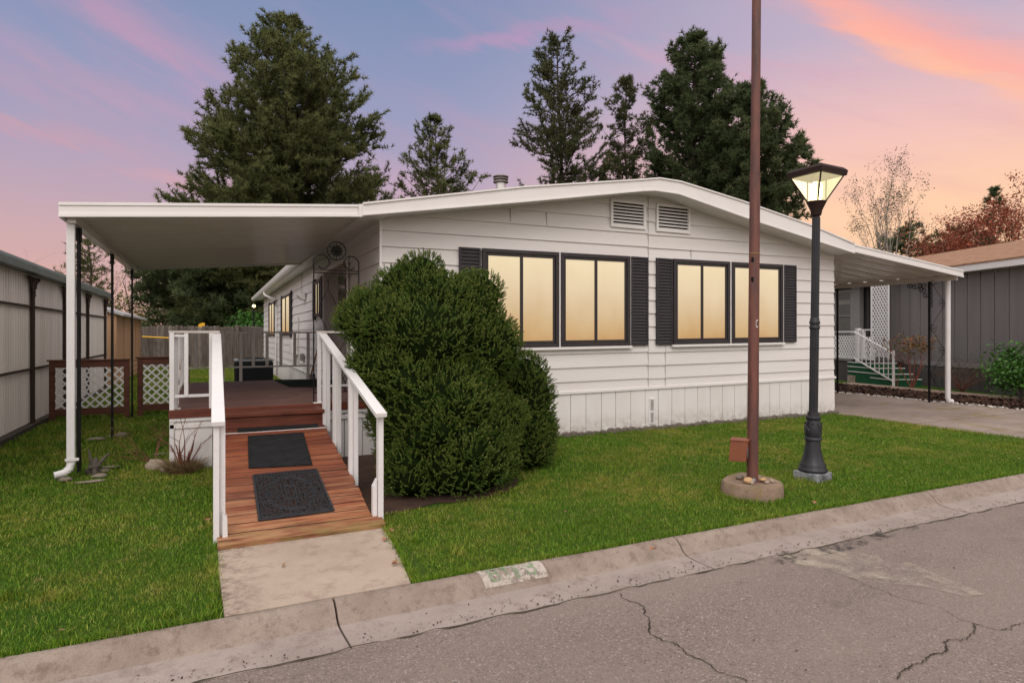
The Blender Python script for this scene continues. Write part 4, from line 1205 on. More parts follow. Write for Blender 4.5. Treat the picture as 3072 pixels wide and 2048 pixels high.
q = MB(); q.hexa([(.055, 4.80, .02), (.09, 4.80, .02), (.09, 4.90, .02), (.055, 4.90, .02), (.055, 4.80, .24), (.085, 4.80, .20), (.085, 4.90, .20), (.055, 4.90, .24)])
obj('post_block', q, M['rail'], ramp_, bevel=.003)
hand(1.165, 4.74, .885, 7.62, 1.50, [(4.84, -.01, .075), (5.78, .10, .075), (6.62, .25, .075), (7.30, .38, .075)], side=1)
# mats on the ramp
def onramp(x, y):
    a, b = ray(x); k = (RZ1 - RZ0) / (RY1 - RY0)
    # solve 1.5-(y-765)d/FD = RZ0+k*(b*d-RY0)
    d = (1.5 - RZ0 + k * RY0) / ((y - 765) / FD + k * b)
    return Vector((a * d, b * d, 1.5 - (y - 765) * d / FD))
nrm = Vector((0, -(RZ1 - RZ0), RY1 - RY0)).normalized()
q = [onramp(x, y) for x, y in [(569, 1003), (697, 995), (718, 1069), (571, 1077)]]
mt = MB(); mt.prism([p + nrm * .004 for p in q], nrm * .008)
c_ = sum(q, Vector()) / 4
for i in range(4):
    a, b = q[i] + (c_ - q[i]) * .04, q[(i + 1) % 4] + (c_ - q[(i + 1) % 4]) * .04
    mt.bar(a + nrm * .014, b + nrm * .014, .012, .004, up=nrm)
tag(obj('doormat', mt, M['rubber'], loc=q[0], bevel=.003), 'plain black rubber mat on the ramp boards above the patterned mat', 'doormat')
q = [atd(*p, 1) for p in []]
sp_ = [(545, 983), (546, 991), (731, 979), (729, 971)]
def onz(x, y, z): return gz(x, y, z)
q = [onz(x, y, RZ1 + .012) for x, y in sp_]
mt = MB(); mt.prism([(p.x, p.y, RZ1 + .0165 - max(0, (7.17 - p.y)) * .164) for p in q], (0, 0, .007))
tag(obj('tread_strip', mt, M['rubber'], loc=q[0]), 'narrow black rubber tread strip at the top of the ramp below the step', 'tread strip')
q = [onramp(x, y) for x, y in [(582, 1093), (726, 1079), (766, 1173), (596, 1196)]]
O = q[0]; U = q[1] - q[0]; V = q[3] - q[0]
# bilinear placement for the pierced pattern
def mp_(u, v, h=0): return q[0] * (1 - u) * (1 - v) + q[1] * u * (1 - v) + q[2] * u * v + q[3] * (1 - u) * v + nrm * (.004 + h)
sm = MB()
for i in range(4):
    cs_ = [(0, 0), (1, 0), (1, 1), (0, 1)]; a, b = cs_[i], cs_[(i + 1) % 4]
    sm.bar(mp_(*a, .004), mp_(*b, .004), .018, .010, up=nrm)
    a2 = [.5 + (t - .5) * .93 for t in a]; b2 = [.5 + (t - .5) * .93 for t in b]
    sm.tube([mp_(*a2, .004), mp_(*b2, .004)], .0035, 4)
sm.prism([p + nrm * .001 for p in (mp_(0, 0), mp_(1, 0), mp_(1, 1), mp_(0, 1))], nrm * .002, 1)
def ell(cx_, cy_, rx_, ry_, a0=0, a1=2 * math.pi, n=26): return [mp_(cx_ + rx_ * math.cos(a0 + (a1 - a0) * i / n), cy_ + ry_ * math.sin(a0 + (a1 - a0) * i / n), .004) for i in range(n + 1)]
sm.tube(ell(.5, .5, .36, .38), .0055, 4); sm.tube(ell(.5, .5, .33, .345), .003, 4); sm.tube(ell(.5, .5, .13, .15), .0045, 4)
rs = random.Random(21)
def spiral(cx_, cy_, r_, st_, tn_, n=12):
    P = []
    for i in range(n + 1):
        t = i / n; a = st_ + tn_ * 2 * math.pi * t; rr = r_ * (1 - .75 * t)
        P.append((cx_ + rr * math.cos(a) * .82, cy_ + rr * math.sin(a)))
    return P
gn = 9
for iy in range(gn):
    for ix in range(gn):
        u_, v_ = .03 + .47 * (ix + .5) / gn, .03 + .47 * (iy + .5) / gn
        u_ += rs.uniform(-.010, .010); v_ += rs.uniform(-.010, .010)
        P = spiral(u_, v_, rs.uniform(.024, .036), rs.uniform(0, 6.3), rs.choice([-1, 1]) * rs.uniform(.6, 1.1))
        for (mu, mv) in ((0, 0), (1, 0), (0, 1), (1, 1)):
            sm.tube([mp_(1 - a if mu else a, 1 - b if mv else b, .005) for a, b in P], rs.uniform(.0030, .0042), 4)
        a_ = rs.uniform(0, math.pi); w_ = .05
        for (mu, mv) in ((0, 0), (1, 0), (0, 1), (1, 1)):
            ee = [(u_ - w_ * math.cos(a_) * .8, v_ - w_ * math.sin(a_)), (u_ + .01, v_ - .006), (u_ + w_ * math.cos(a_) * .8, v_ + w_ * math.sin(a_))]
            ee = [(min(.99, max(.01, a)), min(.99, max(.01, b))) for a, b in ee]
            sm.tube([mp_(1 - a if mu else a, 1 - b if mv else b, .0025) for a, b in ee], .0034, 4)
tag(obj('doormat', sm, [M['scroll'], M['mesh_base']], loc=q[0], fix=False), 'black pierced scrollwork rubber mat near the foot of the ramp', 'doormat')

# ============================================================ METAL TRELLIS
ty = dY0 + .13
tr_ = MB()
xa, xb = atY(720.5, 700, ty).x, atY(824, 700, ty).x
zb_ = DK; zt_ = atY(722, 605, ty).z
cxm = (xa + xb) / 2; w = xb - xa
R_ = .0085
def T(x, z): return Vector((x, ty, z))
rb = w * .205; rc = w * .175                       # big circle radius and shoulder radius
zc = atY(771, 576, ty).z
ring = [T(cxm + rb * math.cos(a), zc + rb * math.sin(a)) for a in np.linspace(0, 2 * math.pi, 37)]
legs = MB()
for s in (-1, 1):
    cxs = cxm + s * (w / 2 - rc * .98); zc2 = zt_ + rc * .15
    P = [T(cxm + s * w / 2, zb_), T(cxm + s * w / 2, zc2)]
    for i in range(1, 27):
        a = math.pi * 1.72 * i / 26; rr = rc * (1 - .38 * max(0, (i - 13) / 13))
        P.append(T(cxs + s * (rr * math.cos(a)) - s * 0, zc2 + rr * math.sin(a)))
    legs.tube(P, R_, 6)
tre = thing('garden_trellis', 'black metal arch trellis with a sunflower in its ring beside the house wall', 'trellis', (cxm, ty, DK))
obj('frame', legs, M['blackiron'], tre)
rg = MB(); rg.tube(ring, R_, 6); obj('ring', rg, M['blackiron'], tre)
bars = MB()
for z in (zt_ - rc * .75, zt_ - rc * 1.15, DK + .12):
    bars = MB(); bars.tube([T(xa, z), T(xb, z)], .006, 5); obj('crossbar', bars, M['blackiron'], tre)
sfl = MB(); pts = []
for i in range(24):
    a = 2 * math.pi * i / 24; rr = rb * (.74 if i % 2 == 0 else .50); pts.append(Vector((cxm + rr * math.cos(a), ty - .006, zc + rr * math.sin(a))))
cc_ = Vector((cxm, ty - .006, zc))
for i in range(24): sfl.prism([cc_, pts[i], pts[(i + 1) % 24]], (0, .012, 0))
sfl.tube([T(cxm, zc - rb), T(cxm, zc + rb)], .004, 4)
for a in (.5, 2.6, 3.7, 5.7): sfl.tube([T(cxm, zc), T(cxm + rb * math.cos(a), zc + rb * math.sin(a))], .003, 4)
sfl.lathe((cxm, ty, zc), [(rb * .2, -.01), (rb * .2, .01)], 8)
obj('sunflower', sfl, M['dark'], tre)
wv = MB(); z1_ = zt_ - rc * 1.0; z0_ = DK + .12
for kx in range(4):
    P = []
    for i in range(61):
        z = z1_ + (z0_ - z1_) * i / 60
        ph = (0, math.pi, 0, math.pi)[kx]
        P.append(T(xa + w * (.22 + .19 * kx) + .085 * w * 1.1 * math.sin(2 * math.pi * (z1_ - z) / .62 + ph), z))
    wv.tube(P, .0038, 4)
obj('wire_lattice', wv, M['blackiron'], tre)

# ============================================================ RIGHT CARPORT
cp0, cp1, cpy0, cpy1 = 10.55, 14.10, 7.50, 16.6
car = thing('carport', 'white ribbed metal carport on scrolled black posts over the driveway', 'carport', (cp0, cpy0, 0))
tl, tr2 = atY(1958, 560, cpy0), atY(2213, 621, cpy0); bl, br = atY(1958, 583, cpy0), atY(2213, 636, cpy0)
cp1 = tr2.x; cp0 = tl.x
def kz2(x): return tl.z + (tr2.z - tl.z) * (x - cp0) / (cp1 - cp0)
f = MB()
def qbox(mb, x0, x1, y0, y1, d0, d1):
    mb.hexa([(x0, y0, kz2(x0) + d0), (x1, y0, kz2(x1) + d0), (x1, y1, kz2(x1) + d0), (x0, y1, kz2(x0) + d0),
             (x0, y0, kz2(x0) + d1), (x1, y0, kz2(x1) + d1), (x1, y1, kz2(x1) + d1), (x0, y1, kz2(x0) + d1)])
qbox(f, cp0, cp1, cpy0, cpy0 + .03, -.145, 0); qbox(f, cp0, cp1, cpy0 - .012, cpy0, -.03, 0); qbox(f, cp0, cp1, cpy0 - .012, cpy0, -.145, -.10)
qbox(f, cp1 - .03, cp1, cpy0 + .03, cpy1, -.045, 0)
obj('fascia', f, M['trim'], car, bevel=.002)
ub = MB(); P = []; y = cpy0 + .04
while y < cpy1 - .2:
    P += [(y, 0), (y + .03, .045), (y + .11, .045), (y + .14, 0)]; y += .40
    P += [(y - .2, 0), (y - .19, .012), (y - .17, .012), (y - .16, 0)]
P.append((cpy1, 0)); vs = []
for yy_, dz_ in P:
    for x in (cp0 + .0, cp1 - .03): vs.append((x, yy_, kz2(x) - .10 + dz_))
ub.add(vs, [(2 * i, 2 * i + 1, 2 * i + 3, 2 * i + 2) for i in range(len(P) - 1)])
obj('roof_panel', ub, M['under'], car, fix=False)
b = MB(); bx_ = 13.93; b.box(bx_ - .04, bx_ + .04, cpy0 + .10, cpy1, kz2(bx_) - .20, kz2(bx_) - .101); obj('beam', b, M['under'], car)
tp = MB(); tp.hexa([(cp0, cpy0 + .03, kz2(cp0) - .03), (cp1, cpy0 + .03, kz2(cp1) - .03), (cp1, cpy1, kz2(cp1) - .03), (cp0, cpy1, kz2(cp0) - .03), (cp0, cpy0 + .03, kz2(cp0) - .01), (cp1, cpy0 + .03, kz2(cp1) - .01), (cp1, cpy1, kz2(cp1) - .01), (cp0, cpy1, kz2(cp0) - .01)])
obj('roof_sheet', tp, M['trim'], car)
for yp in (7.98, 10.45, 12.9):
    p = MB(); w_ = .34 if yp < 9 else .22
    iron_post(p, bx_, yp, 0, kz2(bx_) - .2, (0, 1, 0) if yp > 9 else (.85, -.52, 0), w_, .034, .5)
    corner_bracket(p, bx_, yp + .1, kz2(bx_) - .22, (0, 1, 0), .55)
    obj('post', p, M['blackiron'], car)
d = MB(); p0 = gz(2179, 905, .02); xx, yy = 14.03, atX(2177, 800, 14.03).y
d.tube([(xx, yy, kz2(xx) - .12), (xx, yy, .14), (xx + .02, yy, .07), (xx + .10, yy - .03, .05)], .052, 10)
obj('downspout', d, M['rail'], car, smooth=True)

# ============================================================ STREET LAMP
lp = gz(1866, 1100, .0); lx, ly = lp.x, lp.y
ld = 1.5 * FD / 335.0
def lz(y): return 1.5 - (y - 765) * ld / FD
lamp = thing('street_lamp', 'black fluted lamp post with glowing square lantern on the front lawn', 'street lamp', (lx, ly, 0))
bs = MB(); bs.box(lx - .135, lx + .135, ly - .135, ly + .135, -.03, .085)
ba = obj('lamp_base', bs, M['chip'], lamp, bevel=.012); ba.data.transform(Matrix.Rotation(rad(8), 4, 'Z'))
zb = [lz(v) for v in (1100, 1088, 1076, 1066, 1054, 1044, 1036)]
bell = MB(); bell.lathe((lx, ly, 0), [(.138, .085), (.142, .10), (.138, .115), (.125, .125), (.128, .15), (.118, .165), (.098, .22), (.084, .28), (.076, .34), (.072, .385), (.070, .40)], 36, .035)
obj('lamp_bell', bell, M['lamp'], lamp, smooth='all')
cl_ = MB(); cl_.lathe((lx, ly, 0), [(.072, .400), (.084, .405), (.086, .42), (.080, .432), (.074, .437), (.078, .45), (.082, .475), (.080, .53), (.070, .575), (.062, .61), (.070, .617), (.074, .632), (.068, .65), (.058, .655), (.056, .69)], 28)
obj('lamp_collar', cl_, M['lamp'], lamp, smooth=True)
acn = MB()
for i in range(8):
    a = 2 * math.pi * i / 8
    P = []
    for j in range(9):
        t = j / 8; rr = .080 - .008 * abs(t - .4); aa = a + .22 * math.sin(t * 6); P.append((lx + rr * math.cos(aa), ly + rr * math.sin(aa), .455 + t * .13))
    acn.tube(P, .006, 4)
obj('acanthus_relief', acn, M['lamp'], lamp)
sh_ = MB(); sh_.lathe((lx, ly, 0), [(.043, .66), (.043, lz(755)), (.043, lz(754))], 28, .12)
sh_.lathe((lx, ly, 0), [(.0395, lz(732)), (.0385, lz(500))], 28, .12)
obj('lamp_shaft', sh_, M['lamp'], lamp)
rg = MB(); rg.lathe((lx, ly, 0), [(.046, lz(756)), (.052, lz(754)), (.052, lz(751)), (.046, lz(748.5)), (.046, lz(745)), (.052, lz(742)), (.052, lz(739)), (.045, lz(736)), (.045, lz(732)), (.040, lz(730))], 24)
obj('shaft_ring', rg, M['lamp'], lamp, smooth=True)
hz = lz(497)
hub = MB(); hub.lathe((lx, ly, 0), [(.032, hz - .02), (.036, hz - .01), (.030, hz), (.045, hz + .008), (.052, hz + .03), (.056, hz + .06), (.085, hz + .125), (.098, hz + .15)], 24)
obj('lantern_cup', hub, M['lampcap'], lamp, smooth=True)
z1l, z2l, z3l = hz + .15, hz + .40, hz + .475
LR = rad(1.7)                      # lantern turned to the street
def sq(r, z): return [Vector((lx + r * math.cos(LR + math.pi / 4 + i * math.pi / 2), ly + r * math.sin(LR + math.pi / 4 + i * math.pi / 2), z)) for i in range(4)]
rb1, rt1 = .085, .245
lo, hi = sq(rb1, z1l), sq(rt1, z2l)
fr = MB()
for i in range(4): fr.bar(lo[i], hi[i], .014, .014)
obj('lantern_frame', fr, M['lampcap'], lamp)
gl = MB()
for i in range(4):
    j = (i + 1) % 4
    gl.add([lo[i] * .997 + Vector((lx, ly, lo[i].z)) * .003, lo[j] * .997 + Vector((lx, ly, lo[j].z)) * .003, hi[j] * .997 + Vector((lx, ly, hi[j].z)) * .003, hi[i] * .997 + Vector((lx, ly, hi[i].z)) * .003], [(0, 1, 2, 3)])
obj('lantern_glass', gl, M['glass'], lamp, fix=False)
cpm = MB(); a, b, c, tpz = sq(.278, z2l + .005), sq(.289, z2l + .055), sq(.05, z3l + .015), z3l + .02
ring_ = a + b + sq(.25, z2l + .085) + c
fs = []
for lvl in range(3):
    for i in range(4): fs.append((lvl * 4 + i, lvl * 4 + (i + 1) % 4, (lvl + 1) * 4 + (i + 1) % 4, (lvl + 1) * 4 + i))
fs.append((12, 13, 14, 15)); cpm.add(ring_, fs)
for i in range(4):
    j = (i + 1) % 4; e1, e2 = sq(.277, z2l + .006), sq(.225, z2l + .006)
    cpm.add([e1[i], e1[j], e2[j], e2[i]], [(0, 1, 2, 3)])
    cpm.bar(e2[i], (lx, ly, z2l + .03), .02, .012)
obj('lantern_cap', cpm, M['lampcap'], lamp)
inn = MB()
for i in range(4):
    p = sq(.085, 0)[i]; inn.tube([(p.x, p.y, z1l), (p.x, p.y, z2l)], .008, 6)
obj('lantern_rod', inn, M['lampcap'], lamp)
bu = MB(); bu.lathe((lx, ly, 0), [(.0, z1l + .01), (.040, z1l + .015), (.052, z1l + .06), (.052, z1l + .17), (.035, z1l + .20), (.0, z1l + .21)], 18)
obj('bulb', bu, M['bulb'], lamp, smooth='all')
pld = bpy.data.lights.new('lamp_light', 'POINT'); pld.energy = 55; pld.color = (1, .78, .42); pld.shadow_soft_size = .04
plo = bpy.data.objects.new('lamp_light', pld); COL.objects.link(plo); plo.location = (0, 0, z1l + .11); plo.parent = lamp
lamp.rotation_mode = 'QUATERNION'; lamp.rotation_quaternion = Matrix.Rotation(.0145, 4, Vector((Fx, Fy, 0))).to_quaternion()

# ============================================================ RUSTY POLE
pc = gz(1728, 1120, .07); pcx, pcy = pc.x, pc.y
pole = thing('flagpole', 'tall rusty brown steel pole with a white letter rising past the windows', 'pole', (pcx, pcy, 0))
pd = 5.72
def pz_(y): return 1.5 - (y - 765) * pd / FD
pm_ = MB(); zn = pz_(398)
ln = .0087
def px_(z): return (pcx + (z - .1) * ln * Rx, pcy + (z - .1) * ln * Ry, z)
prof = [(.049, .12), (.050, 1.3), (.047, zn - .01)]
pm_.tube([px_(.11), px_(1.2), px_(zn)], [.051, .049, .046], 20)
pm_.tube([px_(zn - .0), px_(5.6)], [.041, .039], 20)
pm_.tube([px_(zn - .008), px_(zn + .006)], [.0475, .0475], 20)
obj('pole_shaft', pm_, M['rust'], pole, smooth=True)
st_ = MB(); zz = pz_(582)
st_.tube([px_(zz - .006), px_(zz + .006)], .049, 16); obj('strap', st_, mpaint('brass_strap', (.20, .13, .04), None, .5), pole)
for zz_, s_ in ((pz_(595), .02), (pz_(640), .02)):
    h = MB(); x0, y0, _ = px_(zz_)
    h.box(x0 - .052 * Rx, x0 - .03 * Rx, y0 - .052 * Ry - .03, y0 - .03, zz_ - .03, zz_ + .012); obj('hook', h, M['blackiron'], pole)
tmC = textmesh('C', .105)
cw = MB(); cz_ = pz_(752)
cvs = []
base = Vector(px_(cz_)); toc = Vector((-base.x, -base.y, 0)).normalized(); rgt = Vector((-toc.y, toc.x, 0))
for v in tmC.vertices:
    ang = (.052 + (v.co.x - .045) * .55) / .05 * .62; r_ = .0505
    dvec = toc * math.cos(ang) + rgt * math.sin(ang)
    cvs.append(base + dvec * r_ + Vector((0, 0, v.co.y)))
cw.add(cvs, [tuple(p.vertices) for p in tmC.polygons]); obj('letter', cw, M['letter'], pole, fix=False)
# electrical box on its side
bx = MB(); B0 = atd(1675, 1058, 5.72); B1 = atd(1722, 1008, 5.72)
bb = Vector(px_(.42)) - Vector((Rx, Ry, 0)) * .125; up = Vector((0, 0, 1))
ax1 = (Vector((Rx, Ry, 0)) * .88 + Vector((-Fx, -Fy, 0)) * .45).normalized(); ax2 = Vector((-ax1.y, ax1.x, 0)); tl_ = (up + ax1 * .10).normalized()
def obox(mb, c, a, b, cc, mi=0):
    mb.hexa([c - a - b - cc, c + a - b - cc, c + a + b - cc, c - a + b - cc, c - a - b + cc, c + a - b + cc, c + a + b + cc, c - a + b + cc], mi)
obox(bx, bb, ax1 * .075, ax2 * .07, tl_ * .095); b_ = obj('junction_box', bx, M['box'], pole, bevel=.004)
bx = MB(); obox(bx, bb + tl_ * .10, ax1 * .082, ax2 * .077, tl_ * .006); obj('box_lid', bx, M['box'], b_, bevel=.003)
bx = MB()
cc = bb + ax1 * .0765
for i in range(7): 
    pass
pl_ = []
for i in range(14):
    a = 2 * math.pi * i / 14; pl_.append(cc + ax2 * (-.02 + .022 * math.cos(a)) + up * (.075 * math.sin(a)))
bx.prism(pl_, ax1 * .003); obj('peeled_patch', bx, M['chip'], b_)
# concrete footing disc
dc = MB(); dcx, dcy = pcx + .01, pcy + .0
Zf = lambda a, b: ((2150 + a / 5.8075) / 1.306, (1250 + b / 5.8075) / 1.306)
ol = [(90, 1082), (170, 1025), (300, 985), (450, 960), (700, 985), (950, 1050), (1110, 1112), (1150, 1150), (1140, 1192), (1020, 1228), (850, 1246), (600, 1230), (350, 1186), (150, 1130)]
tp_ = [gz(*Zf(a, b), .135) for a, b in ol]; cc_ = sum(tp_, Vector()) / len(tp_)
vs = []; n = len(tp_) * 3
def ringat(k_, z, jit):
    for i in range(n):
        t = i / 3; a, b = tp_[int(t) % len(tp_)], tp_[(int(t) + 1) % len(tp_)]; p = a.lerp(b, t - int(t)); q = cc_ + (p - cc_) * k_
        w_ = jit * mnoise.noise(Vector((q.x * 9, q.y * 9, z * 20))); vs.append((q.x + w_, q.y + w_ * .5, z + w_ * .5))
for k_, z, jit in ((1.07, -.04, .02), (1.05, .05, .02), (1.02, .118, .016), (.985, .133, .008), (.5, .137, .006), (.01, .137, 0)): ringat(k_, z, jit)
dc.add(vs, [(j_ * n + i, j_ * n + (i + 1) % n, (j_ + 1) * n + (i + 1) % n, (j_ + 1) * n + i) for j_ in range(5) for i in range(n)])
tag(obj('concrete_footing', dc, M['disc'], loc=(dcx, dcy, 0), smooth=True, bevel=0), 'mossy weathered concrete footing under the rusty pole', 'footing')
pb = MB(); obox(pb, Vector((pcx, pcy, .141)), Vector((.085, 0, 0)), Vector((0, .085, 0)), Vector((0, 0, .005))); obj('base_plate', pb, M['rust'], pole)
for i, (u, v, r_, m_, lab) in enumerate([
    (1712 - 1728, -.10, (.052, .036, .028), 'tanstone', 'largest tan stone with a crack on the concrete footing'),
    (1728 - 1740, -.14, (.020, .018, .016), 'stone', 'small pale pebble before the large tan stone on the footing'),
    (1742 - 1728, -.075, (.040, .022, .014), 'tanstone', 'flat tan stone on top at the foot of the rusty pole'),
    (1746 - 1728, -.12, (.024, .020, .016), 'stone', 'small round pebble right before the rusty pole foot'),
    (1753 - 1728, -.09, (.018, .024, .016), 'stone', 'pebble rightmost at the foot of the rusty pole'),
    (1708 - 1728, .06, (.045, .03, .02), 'flag', 'brown stone behind the large tan stone on the footing'),
    (1724 - 1728, -.088, (.030, .012, .022), 'chip', 'dark chipped stone leaning on the rusty pole')]):
    sx_, sy_ = pcx + u / FD * 5.7 * Rx * 1.2 + v * Fx, pcy + u / FD * 5.7 * Ry * 1.2 + v * Fy
    if i == 4: sx_ += .03
    mb = MB(); mb.blob((sx_, sy_, .136 + r_[2] * .9 + (.018 if i == 2 else 0)), r_, i + 2, .22, 12, 8)
    tag(obj('stone', mb, M[m_], loc=(sx_, sy_, .12), smooth='all'), lab, 'stone', 'stones around the pole foot')
# ============================================================ SMALL THINGS BY THE HOUSE
ac = thing('air_conditioner', 'black square air conditioner unit behind the deck railing', 'air conditioner', (.95, 17.4, 0))
xa, xb = atY(540, 800, 17.4).x, atY(628, 800, 17.4).x; ztp = atY(580, 826, 17.4).z
b = MB(); b.box(xa, xb, 17.4, 18.35, .08, ztp - .04); obj('body', b, M['ac'], ac, bevel=.04)
b = MB()
for i in range(22):
    x = xa + .05 + (xb - xa - .1) * i / 21; b.box(x - .004, x + .004, 17.388, 17.399, .12, ztp - .09)
for i in range(9): b.box(xa + .04, xb - .04, 17.384, 17.3875, .13 + i * .085, .138 + i * .085)
obj('grille', b, M['blackiron'], ac)
b = MB(); b.box(xa - .015, xb + .015, 17.385, 18.365, ztp - .039, ztp); obj('top_cover', b, M['actop'], ac, bevel=.015)
b = MB(); cxx, cyy = (xa + xb) / 2, 17.87
for r_ in (.12, .2, .28, .36): b.tube([(cxx + r_ * math.cos(a), cyy + r_ * math.sin(a), ztp + .045 - r_ * .08) for a in np.linspace(0, 2 * math.pi, 25)], .007, 4)
for k_ in range(12):
    a = k_ * math.pi / 6; b.tube([(cxx, cyy, ztp + .045), (cxx + .38 * math.cos(a), cyy + .38 * math.sin(a), ztp + .005)], .006, 4)
obj('fan_guard', b, M['blackiron'], ac)
b = MB(); b.box(xa - .1, xb + .1, 17.3, 18.45, -.02, .075); obj('slab', b, M['pad'], ac)
t_ = MB(); t_.tube([gz(712, 866, .4) + Vector((.0, 3, 0)), gz(726, 866, .4) + Vector((0, 3, 0))], .01, 5)
h = MB(); a0 = atY(714, 862, 12.2); a1 = atY(729, 803, 12.6); h.tube([a0, a1], .017, 6)
sho = thing('garden_tool', 'tool with an orange wooden handle leaning by the white house wall', 'garden tool', (a0.x, a0.y, 0))
obj('handle', h, M['orangewood'], sho); h = MB(); h.bar(a0 - Vector((0, 0, .5)), a0 + Vector((0, 0, .03)), .16, .02, up=(0, 1, 0)); obj('blade', h, M['actop'], sho)

# scalloped edging stones along the skirt
e = MB(); vs = []; n = 12; W_, D_, H_ = .066, .030, .072
front = [(-W_, -.05)] + [(W_ * math.cos(math.pi - math.pi * i / n), H_ * .45 + H_ * .62 * math.sin(math.pi * i / n)) for i in range(n + 1)] + [(W_, -.05)]
e.prism([(x, -D_, z) for x, z in front], (0, 2 * D_, 0))
proto = obj('edging_stone', e, M['edging'], loc=(0, 0, 0), bevel=.010)
tag(proto, 'small round topped brown edging stone set along the white skirt of the house', 'edging stone', 'scalloped edging stones along the house front')
rs = random.Random(2); x = 2.35; first = True
def gy(x): return YF - .12 - .06 * (x > 3)
while x < 10.45:
    p = (x, gy(x) + rs.uniform(-.012, .012), rs.uniform(-.022, .008)); rzz = rs.uniform(-.22, .22)
    if first: o = proto; first = False
    else: o = proto.copy(); COL.objects.link(o)
    o.location = p; o.rotation_euler = (rs.uniform(-.12, .12), rs.uniform(-.08, .08), rzz)
    x += .131

# ============================================================ NEIGHBOURS LEFT
def lattice(mb, P0, ux, uz, w, h, step=.105, sw=.030, th=.008, nrm_=None, skew=1.0):
    """crossed slats clipped to a w x h panel"""
    ux, uz = Vector(ux), Vector(uz); nn = nrm_ or ux.cross(uz).normalized()
    for layer, s in ((0, 1), (1, -1)):
        c = -h * skew if s > 0 else 0; c = -max(w, h) * 2
        while c < max(w, h) * 2:
            # line z = s*skew*(x-c)
            pts = []
            for x in (0, w):
                z = s * skew * (x - c)
                if -1e-6 <= z <= h + 1e-6: pts.append((x, z))
            for z in (0, h):
                x = c + z / (s * skew)
                if 0 < x < w: pts.append((x, z))
            if len(pts) >= 2:
                pts.sort(); a, b = pts[0], pts[-1]
                if (a[0] - b[0]) ** 2 + (a[1] - b[1]) ** 2 > .0012:
                    A = Vector(P0) + ux * a[0] + uz * a[1] + nn * (th * layer); B = Vector(P0) + ux * b[0] + uz * b[1] + nn * (th * layer)
                    mb.bar(A, B, sw, th * .95, up=nn)
            c += step / math.sin(math.atan(skew)) * 1.0
NX = -2.62
nb = thing('privacy_wall', 'long cream corrugated metal screen wall with brown posts and grey green roof edge', 'wall', (NX, 8, 0))
NY0, NY1 = 6.0, 19.6; NT_ = 2.42
w_ = MB(); y = NY0
while y < NY1:
    w_.add([(NX, y, .1), (NX, y + .02, .1), (NX + .022, y + .035, .1), (NX + .022, y + .06, .1), (NX, y + .075, .1), (NX, y + .12, .1),
            (NX, y, NT_), (NX, y + .02, NT_), (NX + .022, y + .035, NT_), (NX + .022, y + .06, NT_), (NX, y + .075, NT_), (NX, y + .12, NT_)],
           [(i, i + 1, i + 7, i + 6) for i in range(5)])
    y += .12
w_.box(NX - .04, NX - .01, NY0, NY1, .05, NT_)
obj('corrugated_panel', w_, M['corr'], nb, fix=False)
for i, yp in enumerate((9.65, 12.05, 14.4, 16.8, 19.3)):
    p = MB(); p.box(NX + .03, NX + .075, yp - .045, yp - .020, .0, NT_ - .05); p.box(NX + .03, NX + .075, yp + .020, yp + .045, 0, NT_ - .05)
    p.box(NX + .04, NX + .06, yp - .02, yp + .02, 0, NT_ - .05)
    corner_bracket(p, NX + .07, yp + .04, NT_ - .04, (0, 1, 0), .32); corner_bracket(p, NX + .07, yp - .04, NT_ - .04, (0, -1, 0), .32)
    obj('post', p, M['brownpost'], nb)
rl = MB()
for z in (1.90, .92): rl.box(NX + .024, NX + .048, NY0, NY1, z, z + .035)
obj('cross_rail', rl, M['brownpost'], nb)
ed = MB(); ed.prism([(NX - .05, NY0, NT_), (NX + .17, NY0, NT_), (NX + .17, NY0, NT_ + .06), (NX + .13, NY0, NT_ + .075), (NX + .13, NY0, NT_ + .12), (NX + .10, NY0, NT_ + .17), (NX - .05, NY0, NT_ + .17)], (0, NY1 - NY0 + .1, 0))
ed.box(NX - 3.5, NX - .05, NY0, NY1, NT_ + .10, NT_ + .16)
obj('roof_edge', ed, M['greenedge'], nb)
sl = MB(); sl.box(NX - .02, NX + .10, NY0, NY1, -.05, .085); obj('sill', sl, M['sill'], nb, bevel=.006)
ep = MB(); ep.box(NX - 3, NX + .04, NY1, NY1 + .08, 0, NT_ + .05); obj('end_panel', ep, M['corr'], nb)

shd = thing('shed', 'tan wooden shed with pale grey shingle roof behind the cream screen wall', 'shed', (-3.6, 22, 0))
sx1 = -2.55; sy0, sy1 = 21.0, 27.5
s = MB(); s.box(-6, sx1, sy0, sy1, 0, 2.05); obj('wall', s, M['beige'], shd)
s = MB()
for y in (sy0 + .03, 22.8, 24.6, 26.1, sy1 - .06): s.box(sx1 + .001, sx1 + .03, y - .04, y + .04, .62, 2.02)
for z in (.55, .38, .2): s.box(sx1 + .001, sx1 + .025, sy0, sy1, z, z + .05)
obj('trim', s, M['beige'], shd, bevel=.004)
s = MB(); s.prism([(sx1 + .22, sy0 - .15, 1.99), (sx1 + .22, sy0 - .15, 2.06), (-4.3, sy0 - .15, 2.72), (-6.2, sy0 - .15, 2.0), (-6.2, sy0 - .15, 1.93), (-4.3, sy0 - .15, 2.62)], (0, sy1 - sy0 + .3, 0))
obj('roof', s, M['greyroof'], shd)

